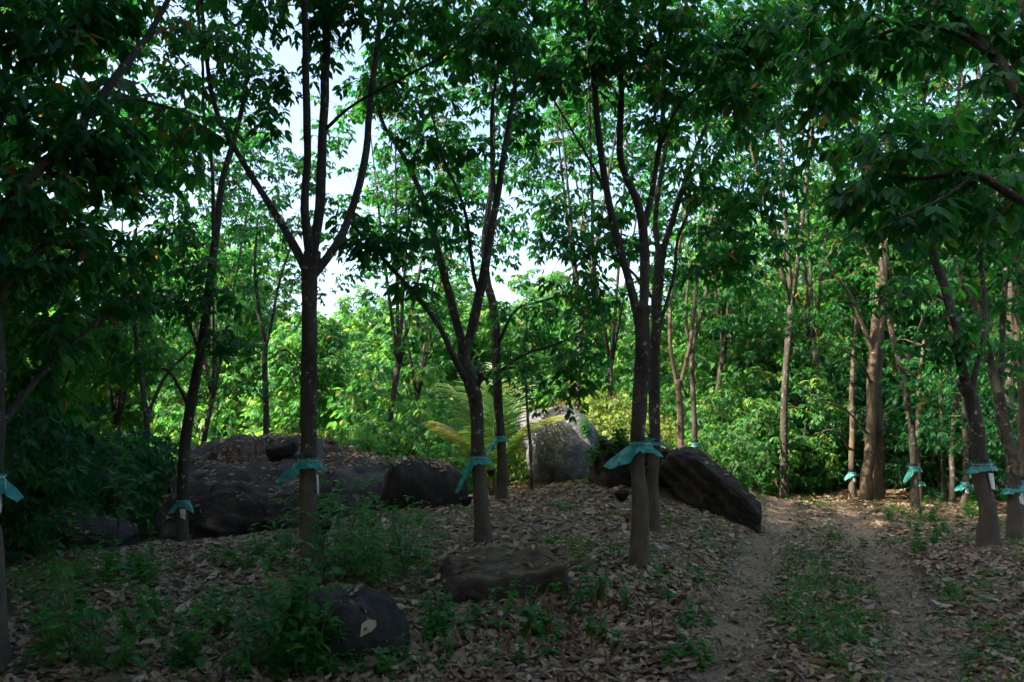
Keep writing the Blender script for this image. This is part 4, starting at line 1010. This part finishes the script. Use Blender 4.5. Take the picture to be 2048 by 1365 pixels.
def cup(key, py, label, side=-1, s=1.0, seed=0):
    c, r, _ = trunk_at(key, py)
    R = 0.062 * s
    cc = c + np.array([side * (r + R + 0.012), -0.02, 0])
    root = empty("latex_cup", cc); tag(root, label, "cup", "black latex cups on the trunks")
    prof = [(0.004, -.085), (.02, -.082), (.038, -.06), (.054, -.03), (.062, 0), (.060, .004), (.056, 0), (.048, -.03), (.03, -.058), (.004, -.07)]
    k = 20; th = np.linspace(0, 2 * np.pi, k, endpoint=False); v = []
    for (pr, pz) in prof: v.append(np.stack([np.cos(th) * pr * s, np.sin(th) * pr * s, np.full(k, pz * s) + 0.1 * pr * np.cos(th)], 1))
    v = np.concatenate(v) + cc; f = []
    for i in range(len(prof) - 1):
        for j in range(k):
            a = i * k + j; b = i * k + (j + 1) % k; f += [(a, b, b + k), (a, b + k, a + k)]
    part("bowl", v, np.array(f), MAT['cup'], root)
    w = np.array([c + np.array([0, 0, 0.01]) + np.array([side * r * .9, 0, 0]), cc + np.array([side * R * .2, -R * 1.03, -.01]), cc + np.array([side * R * 1.05, 0, -.008]), cc + np.array([side * R * .2, R * 1.03, -.01]), c + np.array([side * r * .9, 0.01, 0.01])])
    tv, tf = tube(catmull(w, 24), .0022, 5); part("wire_holder", tv, tf, MAT['wire'], root)
cup('D', 983, "black latex cup wired to the stout front trunk", -1, 1.15)
cup('C', 996, "black latex cup wired to the knotted trunk", -1, 1.1)
cup('C2', 940, "black latex cup on the slender trunk before the palm", -1, 1.15)
cup('B', 1045, "black latex cup low on the nearly black forked trunk", 1, 1.0)
cup('D2', 935, "black latex cup between the two close trunks", -1, 1.0)

# ------------------------------------------------------------------ young palm
def palm(base, fronds, seed=0):
    rng = np.random.default_rng(seed)
    root = empty("young_palm", base); tag(root, "young palm with feathery arching fronds behind the slender trunk", "palm")
    for (az, el, L, curl, tint0) in fronds:
        az = math.radians(az); el = math.radians(el); L = L * 0.98; tint0 = tint0 + .15
        n = 26; s = np.linspace(0, 1, n); ang = el - curl * s ** 1.5
        st = np.stack([np.cos(ang) * math.cos(az), np.cos(ang) * math.sin(az), np.sin(ang)], 1) * (L / (n - 1))
        pts = base + np.vstack([[0, 0, 0], np.cumsum(st, 0)[:-1]])
        v, f = tube(pts, np.linspace(.016, .003, n), 6)
        fr = part("frond", v, f, MAT['rachis'], root)
        acc = Acc(); m = 36
        q = np.linspace(.2, .99, m)
        pp = np.stack([np.interp(q, s, pts[:, i]) for i in range(3)], 1)
        tg = unit(np.stack([np.interp(q, s, st[:, i]) for i in range(3)], 1))
        side = unit(np.cross(tg, np.array([0, 0, 1.0]) + 0.001))
        for sg in (-1, 1):
            d = unit(side * sg * .85 + tg * .75 + np.array([0, 0, -.16]) + rng.normal(0, .06, (m, 3)))
            ln = L * .30 * np.sin(np.pi * (.12 + .80 * (q - .2) / .8)) ** .6 * rng.uniform(.9, 1.1, m)
            nv = 5; u = np.linspace(0, 1, nv)
            nor = unit(np.cross(d, tg)); wv = unit(np.cross(d, np.cross(side * sg, tg)))
            wv = unit(np.cross(nor, d))
            for i in range(m):
                c = pp[i] + d[i] * (ln[i] * u)[:, None] + np.array([0, 0, -1.0]) * (ln[i] * .22 * u ** 2)[:, None]
                w = .017 * np.array([.7, 1, .9, .6, .08])
                vv = np.vstack([c - wv[i] * w[:, None], c + wv[i] * w[:, None]])
                ff = []
                for a in range(nv - 1): ff += [(a, a + 1, nv + a + 1), (a, nv + a + 1, nv + a)]
                acc.add(vv, np.array(ff), float(np.clip(tint0 + rng.normal(0, .1) + .2 * q[i], 0, 1)))
        acc.build("leaflets", MAT['palm'], fr, kind="stuff")
    # short sheathed stem
    v, f = tube(np.array([base + np.array([0, 0, -.1]), base + np.array([0, 0, .12]), base + np.array([0, 0, .3])]), [.07, .06, .03], 10)
    part("stem", v, f, MAT['stem_brown'], root)
b = P(985, 985, 13.6); b[2] = gz1(b[0], b[1])
palm(b, [(8, 76, 1.9, 1.2, .5), (172, 76, 1.8, 1.25, .5), (80, 87, 2.3, .3, .2), (115, 82, 2.3, .5, .25), (45, 82, 2.2, .5, .25), (205, 72, 1.6, 1.0, .6), (150, 80, 2.2, .75, .25), (250, 74, 1.5, .9, .35), (330, 78, 1.5, .9, .4)], 4)

# ------------------------------------------------------------------ weeds
def proto_weed(seed, h, nst, leafL, broad=0.5, stemmat='stem', density=5):
    rng = np.random.default_rng(seed)
    root = empty("weed", (0, 0, 0)); tag(root, "x", "weed")
    acc = Acc(); pos, dr, L = [], [], []
    for q in range(nst):
        a = rng.uniform(0, 6.28); ln = h * rng.uniform(.6, 1.05); out = ln * rng.uniform(.05, .5)
        pts = catmull([(0, 0, 0), (np.cos(a) * out * .3, np.sin(a) * out * .3, ln * .5), (np.cos(a) * out, np.sin(a) * out, ln)], 8)
        v, f = tube(pts, np.linspace(.0045, .0018, 8), 4, cap=False); acc.add(v, f)
        nn = max(2, int(density * ln / h))
        for k in range(nn):
            t = .3 + .7 * k / max(1, nn - 1); p = np.array([np.interp(t, np.linspace(0, 1, 8), pts[:, i]) for i in range(3)])
            b0 = rng.uniform(0, 6.28)
            for m in range(2 if k < nn - 1 else 3):
                b1 = b0 + m * (np.pi if k < nn - 1 else 2.1) + rng.normal(0, .2)
                pos.append(p); dr.append((np.cos(b1), np.sin(b1), rng.uniform(-.45, .35))); L.append(leafL * rng.uniform(.6, 1.2) * (1.1 - .45 * t))
    v, t, c = acc.out(); part("stem", v, t, MAT[stemmat], root)
    pos, dr, L = np.array(pos), np.array(dr), np.array(L); N = len(pos)
    up = np.stack([rng.normal(0, .25, N), rng.normal(0, .25, N), np.ones(N)], 1)
    tm = leaf_template(broad, .18, .22, True)
    v, f, tt = stamp(tm, pos, frames(dr, up), L, rng.uniform(.85, 1.15, N), rng.uniform(.1, .9, N))
    part("leaves", v, f, MAT['weed'], root, tt, kind="stuff")
    return root
PW = [proto_weed(301, .38, 5, .10), proto_weed(303, .55, 4, .13, .5), proto_weed(305, .25, 6, .075, .6), proto_weed(307, .75, 3, .15, .42, density=6), proto_weed(309, .32, 4, .12, .75), proto_weed(311, .9, 4, .13, .55, 'stem_brown', 7)]
wused = set()
def put_weed(k, x, y, s, rng, label, group):
    p = PW[k]; o = p if k not in wused else copy_tree(p); wused.add(k)
    z, _ = drop(x, y)
    o.location = (float(x), float(y), z - .01); o.rotation_euler = (float(rng.normal(0, .08)), float(rng.normal(0, .08)), float(rng.uniform(0, 6.28))); o.scale = (s, s, s)
    tag(o, label, "weed", group)
def gpix(px, py):
    """ground point seen at a pixel"""
    dirv = unit(P(px, py, 10.0) - np.array([0, 0, CAMZ]))
    h = SURF.ray_cast(Vector((0, 0, CAMZ)), Vector(dirv.tolist()))
    return np.array(h[0]) if h[0] is not None else P(px, py, 12.0)
rng = np.random.default_rng(77)
def weed_zone(n, x0, x1, y0, y1, kinds, s0, s1, label, group):
    for i in range(n):
        p = gpix(rng.uniform(x0, x1), y0 + (y1 - y0) * rng.random() ** .8)
        if np.hypot(p[0], p[1]) > 22: continue
        put_weed(int(rng.choice(kinds)), p[0], p[1], rng.uniform(s0, s1), rng, label, group)
weed_zone(22, 60, 310, 1080, 1180, [0, 1, 2, 3, 4, 5], .5, .9, "leafy weed in the shade before the outcrop's dark foot", "weeds before the outcrop")
weed_zone(14, 410, 580, 1085, 1150, [0, 1, 2, 4], .5, .8, "leafy weed between the slim leaning trunk and the nearly black trunk", "weeds between the left trunks")
weed_zone(44, 40, 640, 1230, 1362, [0, 1, 1, 3, 4, 4], .5, 1.0, "green weed among dry leaves in the near left corner", "weeds in the near left corner")
weed_zone(20, 560, 860, 1060, 1200, [0, 1, 2, 3, 5], .7, 1.05, "weed clump around the foot of the nearly black trunk", "weeds around the black trunk")
weed_zone(13, 540, 900, 1320, 1364, [0, 2, 4], .4, .65, "low weed growing over the black foreground boulder", "weeds by the foreground boulder")
weed_zone(10, 850, 1180, 1225, 1300, [0, 2, 4], .5, .85, "low weed beside the mossy flat stone", "weeds beside the mossy stone")
weed_zone(30, 860, 1440, 1180, 1350, [2, 4, 0, 1], .4, .8, "small green weed on the litter left of the track", "small weeds left of the track")
weed_zone(14, 1160, 1260, 925, 975, [0, 2, 4], .7, 1.1, "green weed below the grey boulder and brown block", "weeds below the boulder")
weed_zone(16, 640, 840, 1010, 1060, [0, 2, 4], .6, .9, "weed tuft under the rounded boulder end of the outcrop", "weeds under the boulder end")
weed_zone(12, 1480, 1640, 960, 990, [0, 1, 3], .8, 1.3, "tall weed where the track disappears", "weeds at the track's end")
weed_zone(22, 1750, 2048, 1000, 1060, [0, 2, 4], .6, 1.0, "weed in the shade under the right-hand trees", "weeds under the right-hand trees")
weed_zone(12, 1640, 1900, 1040, 1120, [2, 4], .5, .8, "small weed on the right verge of the track", "weeds on the right verge")
weed_zone(16, 640, 860, 1080, 1180, [3, 5, 1], .6, .95, "tall weed right of the nearly black trunk's foot", "tall weeds right of the black trunk")
weed_zone(9, 545, 660, 1335, 1362, [1, 3, 4], .7, 1.0, "leafy weed covering the left side of the foreground boulder", "weeds left of the foreground boulder")
for (px, py, k, s, lab) in [(575, 1130, 3, .95, "tall opposite-leaved weed close left of the nearly black trunk"), (655, 1130, 3, .8, "tall weed close right of the nearly black trunk"),
                            (140, 1330, 5, .75, "dark broad-leaved seedling alone in the near left corner"), (740, 1160, 5, .9, "brown-stemmed weed right of the nearly black trunk"), (235, 1095, 5, 1.5, "brown-stemmed sapling in front of the dark bushes"),
                            (620, 1340, 3, .75, "long pale-stemmed weed leaning across the foreground boulder"), (880, 1080, 1, .7, "small weed left of the knotted trunk")]:
    p = gpix(px, py); put_weed(k, p[0], p[1], s, rng, lab, None)
    
# ------------------------------------------------------------------ leaf litter, ground cover, dry grass
DRY = []
for k in range(6):
    w, fo, be = [.42, .5, .36, .46, .4, .55][k], [.25, -.2, .5, .1, -.35, .3][k], [.18, -.25, .3, -.12, -.3, .1][k]
    DRY.append(leaf_template(w, fo, be, True, k % 2))
DRYLO = [leaf_template(.45, .3, .2, False), leaf_template(.5, -.25, -.15, False)]
def scatter_litter():
    rng = np.random.default_rng(5)
    P_, N_ = [], []
    # sample in perspective so that the near ground is as full as the far
    M = 125000
    y = 3.6 + (24 - 3.6) * rng.random(M) ** 1.35
    x = rng.uniform(-.74, .74, M) * (y + 0.6)
    keep = np.ones(M, bool)
    rd = rutdist(x, y); pr = np.clip(.42 + .7 * np.clip((rd - .08) / .30, 0, 1) ** 2, 0, 1)
    patch = fbm2(x, y, .55, 3, 31); pr = pr * np.clip(1.0 + 2.2 * patch, .3, 1)
    pr = pr * np.where(x < -2.2 - .1 * y, .75, 1)
    keep = rng.random(M) < pr
    x, y = x[keep], y[keep]
    g0 = gz(x, y); nz_ = fbm2(x, y, 1.6, 3, 77)
    for a, b, g, q in zip(x, y, g0, nz_):
        z, n = drop(a, b)
        if z - g > .07:                      # on a rock: leaves gather in hollows of the outcrop only
            if b < 10.5 or a > -.9 or q < -.04 or n[2] < .78:
                if rng.random() > .05: continue
        P_.append((a, b, z)); N_.append(n)
    P_, N_ = np.array(P_), np.array(N_)
    ok = N_[:, 2] > .55; P_, N_ = P_[ok], N_[ok]; n = len(P_)
    az = rng.uniform(0, 6.28, n); d = np.stack([np.cos(az), np.sin(az), rng.normal(0, .22, n)], 1)
    up = N_ + rng.normal(0, .32, (n, 3)); d = unit(d - N_ * np.sum(d * N_, 1)[:, None] * .9)
    R = frames(d, up); L = np.clip(rng.lognormal(-2.65, .38, n), .025, .17) * np.where(P_[:, 1] > 14, 1.15, 1) * np.where(rutdist(P_[:, 0], P_[:, 1]) < .3, .62, 1)
    P_[:, 2] += .012 + rng.random(n) * .02
    tint = np.clip(rng.beta(2.2, 2.2, n) + .25 * fbm2(P_[:, 0], P_[:, 1], .8, 2, 8), 0, 1)
    wid = rng.uniform(.75, 1.3, n)
    px, py, f = project(P_ + d * L[:, None] * .5)
    s = L / f * ((px > 0) & (px < W) & (py < H - 4)); big = np.argsort(-s)[:300]
    isbig = np.zeros(n, bool); isbig[big] = True
    # crumbled bits trodden into the ruts and between the leaves
    K = 26000; y2 = 3.6 + 15 * rng.random(K) ** 1.3; x2 = rng.uniform(-.6, .74, K) * (y2 + .5)
    y2[:13000] = 3.6 + 15 * rng.random(13000) ** 1.2
    x2[:13000] = np.where(rng.random(13000) < .5, np.interp(y2[:13000], RUT_L[:, 1], RUT_L[:, 0]), np.interp(y2[:13000], RUT_R[:, 1], RUT_R[:, 0])) + rng.normal(0, .3, 13000)
    z2 = gz(x2, y2) + .006
    bp = np.stack([x2, y2, z2], 1); az2 = rng.uniform(0, 6.28, K)
    bv, bt, bc = stamp(leaf_template(.6, .3, .2, False), bp, frames(np.stack([np.cos(az2), np.sin(az2), rng.normal(0, .2, K)], 1), np.stack([rng.normal(0, .4, K), rng.normal(0, .4, K), np.ones(K)], 1)), rng.uniform(.012, .045, K), rng.uniform(.5, 1.6, K), rng.beta(1.6, 1.6, K))
    acc = Acc(); acc.add(bv, bt, bc); var = rng.integers(0, 6, n)
    far = P_[:, 1] > 8.5
    for k in range(6):
        m = (var == k) & ~isbig & ~far
        v, t, c = stamp(DRY[k], P_[m], R[m], L[m], wid[m], tint[m]); acc.add(v, t, c)
    for k in range(2):
        m = (var % 2 == k) & ~isbig & far
        v, t, c = stamp(DRYLO[k], P_[m], R[m], L[m], wid[m], tint[m]); acc.add(v, t, c)
    acc.build("leaf_litter", MAT['litter'], ground, kind="stuff")
    ms = []
    for k in range(18):
        v, t = DRY[k % 6]; me = make_mesh("fallen_leaf", v, t, np.full(len(v), .15 + .8 * (k / 17.0))); me.materials.append(MAT['litter']); ms.append(me)
    for i in big:
        o = bpy.data.objects.new("fallen_leaf", ms[int(np.clip(round((tint[i] - .15) / .8 * 17), 0, 17))]); 
        Mx = np.eye(4); Mx[:3, :3] = R[i] * L[i]; Mx[:3, 0] *= wid[i]; Mx[:3, 3] = P_[i]
        o.matrix_basis = Matrix(Mx.tolist()); o.parent = ground; COL.objects.link(o)
scatter_litter()

def scatter_cover():
    rng = np.random.default_rng(9)
    M = 42000
    y = 3.8 + (22 - 3.8) * rng.random(M) ** 1.3; x = rng.uniform(-.74, .74, M) * (y + .5)
    rd = rutdist(x, y); a = fbm2(x, y, .7, 3, 51)
    mid = (np.interp(y, RUT_L[:, 1], RUT_L[:, 0]) < x) & (np.interp(y, RUT_R[:, 1], RUT_R[:, 0]) > x)
    pr = np.clip(np.where(x < 1.2, .06, .04) + 2.4 * a + np.where(mid, .10, 0) + np.where(x < -1.5, .05, 0), 0, .9) * np.clip((rd / .4) ** 2, 0, 1)
    k = rng.random(M) < pr; x, y = x[k], y[k]
    pts = np.array([(a_, b_, *drop(a_, b_)) for a_, b_ in zip(x, y)], dtype=object)
    z = np.array([p[2] for p in pts], float); nz = np.array([p[3][2] for p in pts]); gy = gz(x, y)
    ok = (nz > .6) & (np.abs(z - gy) < .06); x, y, z = x[ok], y[ok], z[ok]; n = len(x)
    # small sprigs of roundish leaves
    m = 5; pos = np.repeat(np.stack([x, y, z], 1), m, 0); N = len(pos)
    az = rng.uniform(0, 6.28, N); h = rng.uniform(.01, .07, N)
    pos = pos + np.stack([np.cos(az) * .02, np.sin(az) * .02, h], 1)
    d = np.stack([np.cos(az), np.sin(az), rng.uniform(-.2, .7, N)], 1)
    up = np.stack([rng.normal(0, .3, N), rng.normal(0, .3, N), np.ones(N)], 1)
    v, t, c = stamp(leaf_template(.6, .15, .15, False), pos, frames(d, up), rng.uniform(.02, .055, N), None, rng.uniform(0, 1, N))
    o = part("ground_cover", v, t, MAT['weed'], None, c, kind="stuff")
    tag(o, "low green seedlings sprouting through the dead leaves", "ground cover")
    # grass blades
    m = 5; sel = rng.random(n) < .4
    pos = np.repeat(np.stack([x, y, z], 1)[sel], m, 0); N = len(pos); pos = pos + rng.normal(0, .03, (N, 3)) * np.array([1, 1, 0])
    d = np.stack([rng.normal(0, .5, N), rng.normal(0, .5, N), np.ones(N)], 1); up = rng.normal(0, 1, (N, 3))
    v, t, c = stamp(leaf_template(.05, .1, .25, False), pos, frames(d, up), rng.uniform(.04, .13, N), None, rng.uniform(.2, 1, N))
    o = part("grass", v, t, MAT['weed'], None, c, kind="stuff"); tag(o, "thin green grass blades beside and between the wheel ruts", "grass")
scatter_cover()

def dry_grass():
    rng = np.random.default_rng(19); acc = []
    for (px, py, n, sx, sy) in [(640, 885, 260, .4, .35), (490, 912, 220, .6, .35), (430, 918, 100, .3, .25), (1085, 960, 200, .3, .3), (1100, 850, 90, .15, .15), (1030, 975, 120, .3, .2), (1130, 1240, 120, .3, .2), (1100, 1300, 120, .35, .2), (1530, 975, 120, .4, .3)]:
        c = gpix(px, py)
        for i in range(n):
            x = c[0] + rng.normal(0, sx); y = c[1] + rng.normal(0, sy); z, nr = drop(x, y); acc.append((x, y, z))
    pos = np.array(acc); N = len(pos)
    d = np.stack([rng.normal(0, .55, N), rng.normal(0, .55, N), np.ones(N)], 1); up = rng.normal(0, 1, (N, 3))
    v, t, c = stamp(leaf_template(.022, .1, .3, False), pos, frames(d, up), rng.uniform(.05, .22, N) * (.6 + .8 * rng.random(N)), None, rng.uniform(0, 1, N))
    o = part("dry_grass", v, t, MAT['drygrass'], None, c, kind="stuff"); tag(o, "reddish dry grass tufts on the outcrop and along the bank", "dry grass")
dry_grass()

# fallen sticks
def stick(px0, py0, px1, py1, r, label, mat='stem_brown'):
    a, b = gpix(px0, py0), gpix(px1, py1); n = 14; t = np.linspace(0, 1, n)[:, None]
    p = a * (1 - t) + b * t
    p[:, 2] = [drop(q[0], q[1])[0] + r + .025 for q in p]
    p = p + np.stack([fbm(np.stack([t[:, 0] * 5, np.full(n, q), np.full(n, px0)], 1), 3, q) for q in range(3)], 1) * .05
    root = bpy.data.objects
    v, f = tube(p, np.linspace(r, r * .6, n), 7, bump=.1)
    o = part("fallen_stick", v, f, MAT[mat]); tag(o, label, "stick")
stick(1990, 1112, 2046, 1145, .018, "dark stick lying right of the pale-strip trunk's foot")
stick(1850, 1235, 1960, 1240, .008, "thin stick on the litter at the lower right")
stick(930, 1255, 1035, 1205, .007, "thin twig leaning on the mossy stone")
stick(1340, 1050, 1385, 1040, .012, "short stick on the bank right of the close pair")
bpy.context.view_layer.update()
